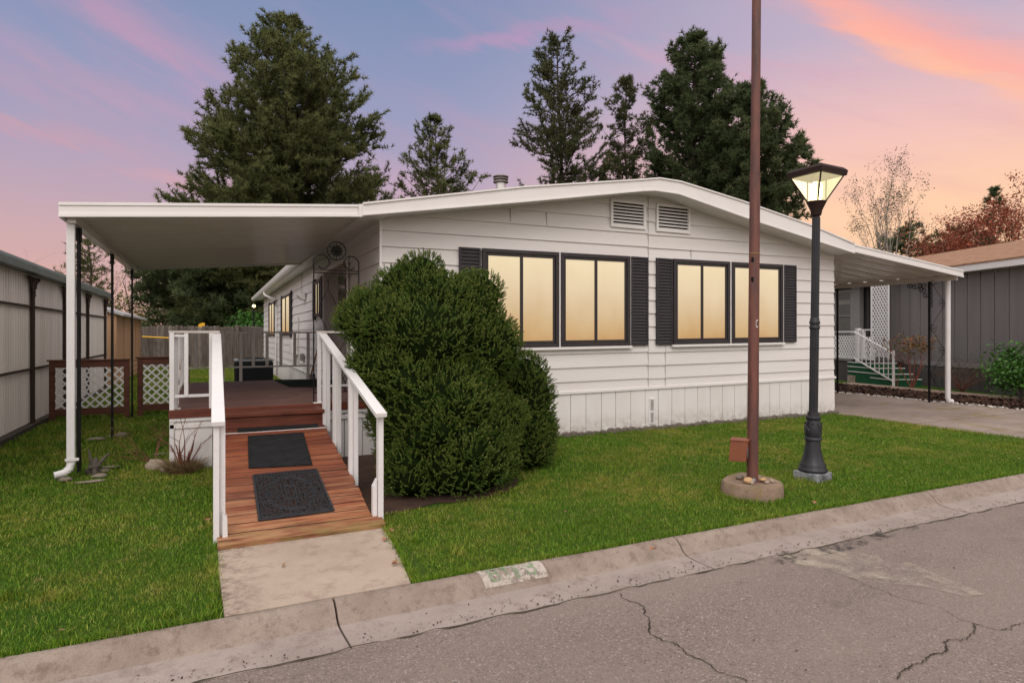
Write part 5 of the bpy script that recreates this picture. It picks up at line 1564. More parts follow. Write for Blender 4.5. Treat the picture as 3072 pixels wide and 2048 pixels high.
# lattice gate and fence panel across the side yard
GY = 12.78
def lfence(name, x0, x1, lab, cat, z0=.10, z1=1.02):
    t = thing(name, lab, cat, (x0, GY, 0)); f = MB(); w = .085
    f.box(x0, x0 + w, GY - .02, GY + .025, z0 - .08, z1); f.box(x1 - w, x1, GY - .02, GY + .025, z0 - .08, z1)
    f.box(x0 + w, x1 - w, GY - .018, GY + .022, z1 - w - .02, z1 - .0); f.box(x0 + w, x1 - w, GY - .018, GY + .022, z0, z0 + w + .03)
    f.box(x0 - .03, x1 + .01, GY - .035, GY + .035, z1 + .001, z1 + .03)
    obj('frame', f, M['gatewood'], t, bevel=.004)
    l = MB(); lattice(l, (x0 + w, GY - .002, z0 + w + .03), (1, 0, 0), (0, 0, 1), x1 - x0 - 2 * w, z1 - z0 - 2 * w - .05, .100, .030)
    obj('lattice', l, M['rail'], t)
lfence('lattice_gate', -2.50, -1.34, 'brown framed gate filled with white lattice between the screen wall and cover post', 'gate')
lfence('lattice_fence', -1.22, -.40, 'brown framed white lattice panel between the last cover post and the deck', 'fence panel', .12, 1.05)

# back fence of weathered boards
BF = thing('board_fence', 'weathered grey brown board fence closing the back yard', 'fence', (0, 30.6, 0))
f = MB(); x = -12.0; rs = random.Random(4)
while x < 3.2:
    h_ = 1.80 + rs.uniform(-.035, .03); w = .138
    f.hexa([(x, 30.6 + rs.uniform(0, .012), .0), (x + w, 30.6, .0), (x + w, 30.622, .0), (x, 30.622, .0), (x + .0, 30.6, h_ - .03), (x + w, 30.6, h_ - .03), (x + w - .03, 30.622, h_), (x + .03, 30.622, h_)])
    x += w + .006
f.box(-12, 3.2, 30.63, 30.66, .1, 1.7)
obj('boards', f, M['fence'], BF)
for x in (-1.45, -4.0, .95, 3.1, -6.5):
    p = MB(); p.box(x - .06, x + .06, 30.5, 30.6, 0, 1.86); obj('post', p, M['fence'], BF)
yr = MB(); a, b = atY(326, 773, 30.3), atY(388, 776, 30.3); yr.tube([a, b], .03, 5)
tag(obj('clothes_pole', yr, M['yellow'], loc=a), 'thin yellow pole fixed level across the board fence', 'pole')
yb_ = MB(); a = atY(463, 746, 31.0); yb_.box(a.x - .13, a.x + .13, 31, 31.1, a.z - .4, a.z + .02); yb_.prism([(a.x - .13, 31.0, a.z + .02), (a.x + .02, 31, a.z + .10), (a.x + .13, 31, a.z + .08), (a.x + .13, 31, a.z + .02)], (0, .1, 0))
tag(obj('yellow_sign', yb_, M['yellow'], loc=(a.x, 31, 0)), 'small yellow sign peeking above the back board fence', 'sign')
yl = thing('yard_light', 'small glowing yellow yard light beyond the back fence', 'yard light', atY(583, 703, 33.0) * 1)
c_ = wloc(yl); b = MB(); b.lathe(c_, [(0, -.06), (.07, -.02), (.07, .04), (0, .08)], 10); obj('bulb', b, M['dimbulb'], yl, smooth='all')
b = MB(); b.tube([(c_.x, c_.y, 0), (c_.x, c_.y, c_.z - .06)], .04, 6); obj('pole', b, M['blackiron'], yl)

# ============================================================ NEIGHBOUR RIGHT
G = thing('grey_mobile_home', 'grey panelled mobile home with brown shingle roof beyond the carport', 'house', (17.5, 9, 0))
gd = Vector((math.sin(rad(20)), math.cos(rad(20)), 0)); gn_ = Vector((-gd.y, gd.x, 0)).normalized()   # along the wall, and toward the camera
if gn_.dot(Vector((-1, 0, 0))) < 0: gn_ = -gn_
A_ = Vector((18.0, 9.63, 0))
def GP(t, out_=0, z=0): return A_ + gd * t + gn_ * out_ + Vector((0, 0, z))
t0, t1 = -7.5, 14.0
def gbox(mb, ta, tb, oa, ob, z0, z1):
    mb.hexa([GP(ta, oa, z0), GP(tb, oa, z0), GP(tb, ob, z0), GP(ta, ob, z0), GP(ta, oa, z1), GP(tb, oa, z1), GP(tb, ob, z1), GP(ta, ob, z1)])
w = MB(); t = t0
while t < t1:
    if not (3.2 < t < 6.2): gbox(w, t + .012, t + .40, 0, -.1, .70, 3.1)
    t += .412
gbox(w, t0, 3.5, -.05, -8, .0, 3.1); gbox(w, 6.6, t1, -.05, -8, 0, 3.1); gbox(w, 3.5, 6.6, -.33, -8, 0, 3.1); gbox(w, 5.7, 6.6, .0, -.33, 0, 3.1)
obj('wall', w, M['grey'], G)
w = MB(); t = t0
while t < t1:
    gbox(w, t + .008, t + .24, .02, -.02, -.02, .58 ); t += .25
obj('skirt', w, M['greydark'], G)
w = MB(); gbox(w, t0, 3.5, .035, -.0, .58, .70); gbox(w, 6.6, t1, .035, 0, .58, .70); obj('base_trim', w, M['greytrim'], G)
w = MB()
for q_ in range(-7, 4):
    gbox(w, q_ - .02, q_ + .05, .05, .001, 3.03, 3.08)
obj('clip', w, M['greytrim'], G)
w = MB(); gbox(w, t0 - .4, t1, .32, .29, 3.10, 3.27); gbox(w, t0 - .4, t1, .29, 0, 3.10, 3.12); obj('fascia', w, M['trim'], G)
w = MB(); w.hexa([GP(t0 - .4, .335, 3.26), GP(t1, .335, 3.26), GP(t1, -4.2, 4.38), GP(t0 - .4, -4.2, 4.38), GP(t0 - .4, .335, 3.30), GP(t1, .335, 3.30), GP(t1, -4.2, 4.42), GP(t0 - .4, -4.2, 4.42)])
w.hexa([GP(t0 - .4, -4.2, 4.38), GP(t1, -4.2, 4.38), GP(t1, -8.6, 3.3), GP(t0 - .4, -8.6, 3.3), GP(t0 - .4, -4.2, 4.42), GP(t1, -4.2, 4.42), GP(t1, -8.6, 3.34), GP(t0 - .4, -8.6, 3.34)])
groof = obj('roof', w, M['brownroof'], G)
# recessed porch: glazed door, pale corner panel
w = MB(); gbox(w, 4.22, 4.63, .02, -.12, .70, 3.1); obj('corner_panel', w, M['greytrim'], G)
dw = MB(); gbox(dw, 4.66, 4.74, -.0, -.08, .75, 3.0); gbox(dw, 5.55, 5.65, -.0, -.08, .75, 3.0); gbox(dw, 4.74, 5.55, -.0, -.08, 2.9, 3.0); gbox(dw, 4.74, 5.55, .0, -.08, 2.08, 2.12); gbox(dw, 4.74, 5.55, .0, -.08, .75, .85)
dd = obj('screen_door', dw, M['greytrim'], G)
dw = MB(); gbox(dw, 4.74, 5.55, -.03, -.05, .85, 2.9); obj('door_glass', dw, mpaint('screen_grey', (.11, .115, .11), (.08, .085, .08), .3, 2, .6, 0), dd)
dw = MB(); gbox(dw, 4.80, 5.50, -.025, -.029, 2.5, 2.65); obj('door_sign', dw, mpaint('pale_card', (.24, .23, .20)), dd)
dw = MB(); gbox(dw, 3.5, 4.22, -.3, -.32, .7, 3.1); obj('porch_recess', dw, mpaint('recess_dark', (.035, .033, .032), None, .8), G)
# porch with lattice and stairs
pr_ = thing('porch_steps', 'green carpeted porch steps with white iron railing beside the grey home', 'steps', GP(2.6, 1.2))
PZ = .72
w = MB(); gbox(w, 2.15, 6.5, 1.15, .05, PZ - .08, PZ); obj('porch_floor', w, M['greydark'], pr_)
w = MB(); t = 2.95
while t < 6.4: gbox(w, t, t + .2, 1.13, 1.10, -.02, PZ - .09); t += .21
obj('porch_skirt', w, M['greydark'], pr_)
w = MB(); gbox(w, 2.95, 6.5, 1.16, 1.135, PZ - .09, PZ - .0); obj('skirt_board', w, M['greytrim'], pr_)
lt = MB(); lattice(lt, GP(2.75, 1.13, PZ + .04), gd, (0, 0, 1), 2.6, .66, .10, .040, .01, None, 1.35)
lattice(lt, GP(2.0, 1.13, PZ + .04), gd, (0, 0, 1), .44, .62, .10, .036, .01, None, 1.35)
obj('lattice', lt, M['rail'], pr_)
lt = MB(); lattice(lt, GP(2.23, .5, PZ + .05), gd, (0, 0, 1), .73, 2.28, .10, .038, .01, None, 1.35)
gbox(lt, 2.20, 2.235, .52, .48, PZ, 3.05); gbox(lt, 2.95, 2.985, .52, .48, PZ, 3.05)
obj('lattice_screen', lt, M['rail'], pr_)
w = MB(); gbox(w, 2.72, 6, 1.17, 1.11, PZ + .80, PZ + .85); gbox(w, 2.0, 2.66, 1.16, 1.12, PZ + .86, PZ + .90)
gbox(w, 2.62, 2.74, 1.20, 1.08, 0, PZ + .93); gbox(w, 2.40, 2.47, 1.17, 1.10, PZ, PZ + .86)
gbox(w, 2.0, 6, 1.17, 1.13, PZ - .02, PZ + .035)
obj('porch_rail', w, M['rail'], pr_)
for i, tb2 in enumerate((2.07, 1.74, 1.42, 1.09)):
    w = MB(); z = (.61, .48, .33, .20)[i]
    gbox(w, tb2, 2.93 if i < 3 else 2.6, 1.30 + .0, .35, (z - .14) if i < 3 else -.02, z)
    s_ = obj('step', w, M['greenturf'], pr_)
    w = MB(); gbox(w, tb2 - .022, 2.93 if i < 3 else 1.9, 1.322, 1.301, z - .018, z + .006); gbox(w, tb2 - .022, tb2 - .001, 1.301, .35, z - .02, z + .006); obj('nosing', w, M['rail'], s_)
w = MB()
w.bar(GP(2.60, 1.34, PZ + .82), GP(.92, 1.34, .93), .035, .035); w.bar(GP(2.60, 1.34, PZ + .02), GP(.92, 1.34, .16), .03, .03); w.bar(GP(.90, 1.34, 0), GP(.90, 1.34, 1.02), .05, .05)
for i in range(1, 9):
    f_ = i / 9; t = 2.60 - 1.68 * f_; zb2 = PZ + .02 - (PZ - .14) * f_; w.bar(GP(t, 1.34, zb2), GP(t, 1.34, PZ + .82 - (PZ - .11) * f_), .016, .016)
obj('stair_rail', w, M['rail'], pr_)
w = MB(); gbox(w, 2.60, 2.92, 1.34, 1.0, -.02, .20); obj('step_block', w, M['pad'], pr_)
# mulch bed, stones, garden path
mb = MB(); mb.prism([(14.07, 5.0, -.1), (15.35, 5.0, -.1), (16.3, 12.5, -.1), (14.2, 12.5, -.1)], (0, 0, .115)); tag(obj('mulch_soil', mb, M['mulch']), kind='structure')
mb = MB(); mb.prism([(15.35, 3.2, -.1), (16.25, 3.2, -.1), (17.2, 12.3, -.1), (16.3, 12.3, -.1)], (0, 0, .13)); tag(obj('garden_path', mb, M['path']), kind='structure')
mb = MB(); mb.box(10.28, 60, -.0 + KB, 16.5, -.24, -.012); tag(obj('side_ground', mb, M['lawn']), kind='structure')
def chips(n, fn, s, zscale=.4):
    V = np.zeros((n, 4, 3)); 
    for i in range(n):
        x, y, z = fn(); a = NR.uniform(0, 6.28); l = s * NR.uniform(.5, 1.5); w = l * NR.uniform(.3, .7); tl = NR.uniform(-zscale, zscale); tz = NR.uniform(-zscale, zscale)
        u = np.array([math.cos(a), math.sin(a), tl]) * l; v = np.array([-math.sin(a), math.cos(a), tz]) * w; c = np.array([x, y, z])
        V[i] = [c - u - v, c + u - v, c + u + v, c - u + v]
    return V.reshape(-1, 3), np.arange(n * 4).reshape(n, 4)
V, T_ = chips(9000, lambda: (lambda y: (NR.uniform(14.1, 15.4 + (y - 5) * .12), y, .03 + NR.uniform(0, .03)))(NR.uniform(5.0, 12.4)), .035, .7)
tag(npobj('bark_mulch', V, T_, M['mulch']), kind='stuff')
ws = MB(); rs = random.Random(6)
for i in range(750):
    y = rs.uniform(5.0, 12.3); x = 14.1 + rs.gauss(.06, .07); r_ = rs.uniform(.014, .034)
    ws.blob((x, y, .02 + r_ * .3), (r_, r_ * rs.uniform(.6, 1), r_ * .6), i, .25, 6, 4)
tag(obj('white_gravel', ws, M['whitestone'], smooth=False, fix=False), kind='stuff')

# ============================================================ LEFT LAWN DETAILS
def stone(pix, r_, mat_, lab, seed, z=0.02, cat='stone', name='flat_stone', flat=.6, grp=None):
    p = gz(*pix); m_ = MB(); m_.blob((p.x, p.y, z), r_, seed, .22, 12, 7, flat=flat)
    return tag(obj(name, m_, M[mat_], loc=(p.x, p.y, 0), smooth='all'), lab, cat, grp)
stone((357, 1076), (.105, .07, .075), 'stone', 'pale rounded rock beside the dry grass clump left of the ramp', 1, .03, 'rock', 'rock', .2)
stone((379, 1083), (.05, .04, .04), 'stone', 'small rock between the pale rounded rock and the dry grass clump', 2, .02, 'rock', 'rock', .2)
stone((228, 1097), (.075, .05, .022), 'flag', 'flat stone on the grass right of the driftwood stump, upper one', 3)
stone((236, 1085), (.06, .05, .022), 'flag', 'flat stone touching the driftwood stump on its right', 13)
stone((252, 1076), (.09, .03, .018), 'flag', 'narrow flat stone behind the driftwood stump', 4)
stone((150, 1106), (.06, .05, .03), 'flag', 'flat mossy stone under the elbow of the white downspout', 5)
stone((221, 1012), (.12, .06, .03), 'flag', 'flat stone left of the middle black post foot', 6)
stone((268, 1005), (.13, .06, .025), 'flag', 'flat stone right of the middle black post foot', 7)
stone((280, 1001), (.10, .05, .03), 'flag', 'flat stone behind and right of the middle black post foot', 8)
stone((210, 1110), (.12, .03, .015), 'flag', 'long thin stone sunk in the grass near the downspout', 9)
stone((366, 1046), (.10, .04, .012), 'flag', 'thin grey stone before the deck skirt corner', 10)
p = gz(214, 1090)
stm = MB(); rs = random.Random(31)
stm.blob((p.x, p.y, .04), (.06, .05, .08), 3, .6, 12, 9)
for a, l, up_, r_ in ((.2, .15, .15, .018), (2.4, .06, .19, .017), (1.3, .05, .10, .014), (4.4, .12, .02, .02), (5.5, .10, .03, .015)):
    d = Vector((math.cos(a), math.sin(a) * .6, 0)); stm.tube([(p.x, p.y, .05), Vector((p.x, p.y, .08 + up_ * .4)) + d * l * .5, Vector((p.x, p.y, .08 + up_)) + d * l], [r_ * 1.5, r_, r_ * .35], 7)
tag(obj('driftwood', stm, M['greybark'], loc=(p.x, p.y, 0), smooth='all'), 'gnarled driftwood stump on the grass behind the white downspout', 'stump')

# ============================================================ PLANTS
def branchy(base, dirs, length, r0, levels, rng, curl=.25, up=.15, split=(2, 3), shrink=.68, spread=.55, seg=3):
    """recursive twigs -> list of (pts, radii) and tips"""
    segs = []; tips = []
    def grow(p, d, l, r, lv):
        pts = [p.copy()]; rr = [r]
        for i in range(seg):
            d = (d + Vector((rng.gauss(0, curl), rng.gauss(0, curl), rng.gauss(0, curl) + up)) * (1 / seg)).normalized()
            p = p + d * (l / seg); pts.append(p.copy()); rr.append(r * (1 - .45 * (i + 1) / seg))
        segs.append((pts, rr))
        if lv == 0: tips.append((p.copy(), d.copy())); return
        for _ in range(rng.randint(*split)):
            nd = (d + Vector((rng.gauss(0, spread), rng.gauss(0, spread), rng.gauss(0, spread * .8)))).normalized()
            q = pts[rng.randint(max(1, seg - 1), seg)]
            grow(q.copy(), nd, l * shrink * rng.uniform(.8, 1.2), rr[-1] * .75, lv - 1)
        tips.append((p.copy(), d.copy()))
    for d in dirs: grow(Vector(base), d.normalized(), length * rng.uniform(.8, 1.15), r0, levels)
    return segs, tips
def leaves(pts, s, rng, per=4, spread=.08, asp=.55):
    n = len(pts) * per
    C = np.repeat(np.array([list(p) for p in pts]), per, axis=0) + rng.normal(0, spread, (n, 3))
    U = rng.normal(0, 1, (n, 3)); U /= np.linalg.norm(U, axis=1)[:, None]; R0 = rng.normal(0, 1, (n, 3)); V_ = np.cross(U, R0); V_ /= np.linalg.norm(V_, axis=1)[:, None]
    l = s * rng.uniform(.6, 1.3, (n, 1)); U = U * l; V_ = V_ * l * asp * .5
    X = np.stack([C, C + U * .5 + V_, C + U, C + U * .5 - V_], axis=1).reshape(-1, 3)
    return X, np.arange(n * 4).reshape(n, 4)
def fan(n, rng, out_=.5, up=1.0): return [Vector((math.cos(a) * out_ * rng.uniform(.5, 1.2), math.sin(a) * out_ * rng.uniform(.5, 1.2), up)) for a in [2 * math.pi * i / n + rng.uniform(-.4, .4) for i in range(n)]]
def shrub(name, lab, cat, base, dirs, length, r0, levels, mat_b, seed, leaf=None, ls=.05, per=4, lspread=.06, kw={}, zmin=0):
    rng = random.Random(seed); t = thing(name, lab, cat, base)
    segs, tips = branchy(base, dirs(rng), length, r0, levels, rng, **kw)
    m_ = MB()
    for P, R2 in segs: m_.tube(P, R2, 5 if R2[0] > .01 else 3, cap=False)
    obj('branches', m_, M[mat_b], t, fix=False, smooth='all')
    if leaf:
        X, Q = leaves([a for a, _ in tips if a.z > zmin], ls, np.random.default_rng(seed), per, lspread); npobj('leaves', X, Q, M[leaf], t)
    return t
# red twig shrub and dry clump left of the ramp
tb = gz(425, 1088); tb = Vector((tb.x - .02, tb.y + .1, 0))
shrub('twig_shrub', 'bare red twigged shrub with few buds in front of the white deck skirt', 'shrub', tb, lambda r: [Vector((r.gauss(0, .42), r.gauss(0, .25), 1)) for _ in range(9)], .36, .010, 2, 'redtwig', 5, 'leafyellow', .012, 2, .01, dict(curl=.25, up=.12, split=(1, 2), shrink=.75, spread=.35))
ya_ = gz(405, 1010)
shrub('budding_shrub', 'low sprawling shrub with tiny yellow buds beside the deck corner', 'shrub', Vector((-.62, 8.2, 0)), lambda r: [Vector((r.gauss(-.5, .5), r.gauss(-.1, .4), .55)) for _ in range(9)], .30, .006, 2, 'redtwig', 9, 'leafyellow', .020, 3, .03, dict(curl=.3, up=.05, split=(2, 2), shrink=.75, spread=.5))
def blades(n, fn, hmin, hmax, wid, lean, rng):
    """grass blades: fn(n)->xy arrays"""
    xy = fn(n); n = len(xy); a = rng.uniform(0, 2 * math.pi, n); h = rng.uniform(hmin, hmax, n)
    b = rng.uniform(0, 2 * math.pi, n); ln_ = np.abs(rng.normal(0, lean, n)) * h
    w = wid * rng.uniform(.6, 1.4, n)
    P = np.zeros((n, 5, 3)); ca, sa_ = np.cos(a) * w / 2, np.sin(a) * w / 2; dx_, dy_ = np.cos(b) * ln_, np.sin(b) * ln_
    P[:, 0] = np.stack([xy[:, 0] - ca, xy[:, 1] - sa_, xy[:, 2]], 1); P[:, 1] = np.stack([xy[:, 0] + ca, xy[:, 1] + sa_, xy[:, 2]], 1)
    P[:, 2] = np.stack([xy[:, 0] + ca * .8 + dx_ * .35, xy[:, 1] + sa_ * .8 + dy_ * .35, xy[:, 2] + h * .55], 1)
    P[:, 3] = np.stack([xy[:, 0] - ca * .8 + dx_ * .35, xy[:, 1] - sa_ * .8 + dy_ * .35, xy[:, 2] + h * .55], 1)
    P[:, 4] = np.stack([xy[:, 0] + dx_, xy[:, 1] + dy_, xy[:, 2] + h], 1)
    i = np.arange(n)[:, None] * 5
    T3 = np.concatenate([i + np.array([[0, 1, 2]]), i + np.array([[0, 2, 3]]), i + np.array([[3, 2, 4]])])
    return P.reshape(-1, 3), T3
def ring_fn(cx_, cy_, r, z=0): 
    def f(n): a = NR.uniform(0, 6.28, n); q = r * np.sqrt(NR.uniform(0, 1, n)); return np.stack([cx_ + q * np.cos(a), cy_ + q * np.sin(a), np.full(n, z)], 1)
    return f
X, T_ = blades(1300, ring_fn(tb.x, tb.y, .15), .05, .19, .006, 1.5, NR)
tag(npobj('grass_clump', X, T_, M['drygrass'], loc=(tb.x, tb.y, 0)), 'cut back clump of dry brown ornamental grass left of the ramp', 'grass clump')

# ---- the big clipped spruce bush
def spruce(name, lab, lobes, base, ntw, seed, lump=.055, nclump=95):
    t = thing(name, lab, 'bush', base); rng = np.random.default_rng(seed)
    Cs = []; Ns = []
    main = list(lobes); r9 = random.Random(seed + 100); lobes = list(lobes)
    for i in range(nclump):
        c, r = main[r9.choices(range(len(main)), [m[1][0] * m[1][2] for m in main])[0]]
        d = Vector((r9.gauss(0, 1), r9.gauss(0, 1), r9.gauss(.25, 1))).normalized(); q = r9.uniform(.13, .27)
        p = (c[0] + d.x * (r[0] - q * .55), c[1] + d.y * (r[1] - q * .55), c[2] + d.z * (r[2] - q * .55))
        if p[2] > .15: lobes.append((p, (q, q, q * .92)))
    areas = np.array([(l[1][0] * l[1][2]) for l in lobes]); areas /= areas.sum()
    for (c, r), ar in zip(lobes, areas):
        n = int(ntw * ar); d = rng.normal(0, 1, (n, 3)); d /= np.linalg.norm(d, axis=1)[:, None]
        lum = np.array([mnoise.noise(Vector(tuple(v * 2.6)) + Vector((seed, c[0], c[2])) ) for v in d])
        lum2 = np.array([mnoise.noise(Vector(tuple(v * 6.0)) + Vector((seed, c[0], c[2] * 3)) ) for v in d])
        k_ = 1 + lump * 1.7 * lum + lump * 1.3 * lum2
        depth = np.where(rng.uniform(0, 1, n) < .45, rng.uniform(.88, .98, n), 1.0)
        P = np.array(c) + d * np.array(r) * (k_ * depth)[:, None]
        nn = d / np.array(r); nn /= np.linalg.norm(nn, axis=1)[:, None]
        keep = P[:, 2] > .04
        for (c2, r2) in lobes:
            if c2 is c: continue
            q2 = ((P - np.array(c2)) / np.array(r2)); keep &= (q2 ** 2).sum(1) > .80
        Cs.append(P[keep]); Ns.append(nn[keep])
    P = np.concatenate(Cs); Nn = np.concatenate(Ns); n = len(P)
    ax = Nn + np.array([0, 0, .75]) + rng.normal(0, .42, (n, 3)); ax /= np.linalg.norm(ax, axis=1)[:, None]
    L_ = rng.uniform(.045, .080, n); K = 18
    # needles along each shoot
    tt = np.tile(np.linspace(.0, 1.0, K), (n, 1)); ang = rng.uniform(0, 6.28, (n, K))
    r0 = rng.normal(0, 1, (n, 3)); e1 = np.cross(ax, r0); e1 /= np.linalg.norm(e1, axis=1)[:, None]; e2 = np.cross(ax, e1)
    rad_ = np.cos(ang)[..., None] * e1[:, None] + np.sin(ang)[..., None] * e2[:, None]
    fw = ax[:, None] * (.75 + 1.1 * tt[..., None])
    nd = rad_ + fw; nd /= np.linalg.norm(nd, axis=2)[..., None]
    b0 = P[:, None] + ax[:, None] * (L_[:, None] * (tt - .25))[..., None]
    nl = rng.uniform(.015, .025, (n, K))[..., None]; side = np.cross(nd, ax[:, None] + .01) ; side /= np.linalg.norm(side, axis=2)[..., None] + 1e-9
    wdt = .0045
    tri = np.stack([b0 - side * wdt, b0 + side * wdt, b0 + nd * nl], axis=2).reshape(-1, 3)
    npobj('needles', tri, np.arange(n * K * 3).reshape(-1, 3), M['spruce'], t)
    # pale new tips on the outermost shoots
    sel = rng.uniform(0, 1, n) < .38 * (Nn[:, 2] > -.3); Pt = P[sel] + ax[sel] * (L_[sel] * .85)[:, None]; A2 = ax[sel]; E1 = e1[sel]; E2 = e2[sel]; m2 = len(Pt)
    tipv = []
    for j in range(5):
        a = 2 * math.pi * j / 5; rdir = E1 * math.cos(a) + E2 * math.sin(a); s2 = np.cross(A2, rdir)
        tipv.append(np.stack([Pt - s2 * .0042, Pt + s2 * .0042, Pt + (A2 + rdir * .5) * .018], axis=1))
    V2 = np.stack(tipv, 1).reshape(-1, 3); npobj('new_tips', V2, np.arange(len(V2)).reshape(-1, 3), M['sprucetip'], t)
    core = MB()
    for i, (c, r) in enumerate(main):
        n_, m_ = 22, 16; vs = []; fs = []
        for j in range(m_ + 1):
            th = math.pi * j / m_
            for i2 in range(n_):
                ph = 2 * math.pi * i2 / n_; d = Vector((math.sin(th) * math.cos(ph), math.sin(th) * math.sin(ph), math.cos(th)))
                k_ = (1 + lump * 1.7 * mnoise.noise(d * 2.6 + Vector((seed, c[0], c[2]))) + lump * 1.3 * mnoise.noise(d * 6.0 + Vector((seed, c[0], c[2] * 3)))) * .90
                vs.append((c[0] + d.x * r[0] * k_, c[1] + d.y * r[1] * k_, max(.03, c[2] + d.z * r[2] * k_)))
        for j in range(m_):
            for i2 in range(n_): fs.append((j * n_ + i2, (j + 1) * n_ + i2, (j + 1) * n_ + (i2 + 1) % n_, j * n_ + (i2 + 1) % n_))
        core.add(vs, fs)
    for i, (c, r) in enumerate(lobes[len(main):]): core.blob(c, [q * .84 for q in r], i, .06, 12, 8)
    obj('shade_core', core, M['sprucein'], t, fix=False, smooth='all')  # solid core, coloured near black for the shade inside the bush
    return t
def lobe(x, y, d, wpx, hpx, depth=None):
    """ellipsoid from a measured centre, distance and half sizes in the picture"""
    c = atd(x, y, d); rx_ = wpx * d / FD; rz_ = hpx * d / FD
    return (tuple(c), (rx_, depth or rx_, rz_))
LB = [lobe(960, 672, 6.35, 72, 70, .40), lobe(1010, 690, 6.3, 80, 62, .45), lobe(868, 742, 6.15, 72, 78, .42), lobe(985, 770, 6.25, 140, 112, .66), lobe(1070, 728, 6.4, 78, 92, .42), lobe(1115, 800, 6.45, 78, 88, .42),
      lobe(1000, 930, 6.15, 140, 130, .70), lobe(1032, 1040, 6.15, 148, 122, .70), lobe(950, 1065, 5.95, 72, 92, .42), lobe(1092, 1000, 6.4, 95, 125, .50), lobe(905, 850, 6.1, 90, 80, .42)]
lc = atd(1010, 1000, 6.25)
spruce('spruce_bush', 'large dense dwarf spruce bush bulging over the handrail right of the ramp', LB, (lc.x, lc.y, 0), 50000, 3)
LB2 = [lobe(1210, 935, 7.1, 54, 122, .40), lobe(1205, 1010, 7.05, 58, 80, .40), lobe(1170, 1020, 7.0, 50, 60, .35)]
lc2 = atd(1200, 950, 7.05)
spruce('spruce_bush', 'smaller dwarf spruce bush growing behind the large one near the house skirt', LB2, (lc2.x, lc2.y, 0), 14000, 12, nclump=30)
mu = MB(); nn_ = 36; c = atd(1010, 1000, 6.3)
pts = [(c.x + .86 * math.cos(a) * (1 + .07 * math.sin(3 * a)), c.y + .02 + .84 * math.sin(a) * (1 + .05 * math.cos(4 * a)), .006) for a in [2 * math.pi * i / nn_ for i in range(nn_)]]
mu.add(pts, [tuple(range(nn_))]); tag(obj('bare_soil', mu, m_concrete('bare_soil', (.075, .04, .028), (.045, .026, .018), (.03, .018, .012), 4), fix=False), kind='structure')
mu = MB(); mu.add([(1.17, 5.0, .005), (1.75, 5.2, .005), (XL, 7.85, .005), (1.2, 7.6, .005)], [(0, 1, 2, 3)]); tag(obj('bare_soil', mu, bpy.data.materials['bare_soil'], fix=False), kind='structure')

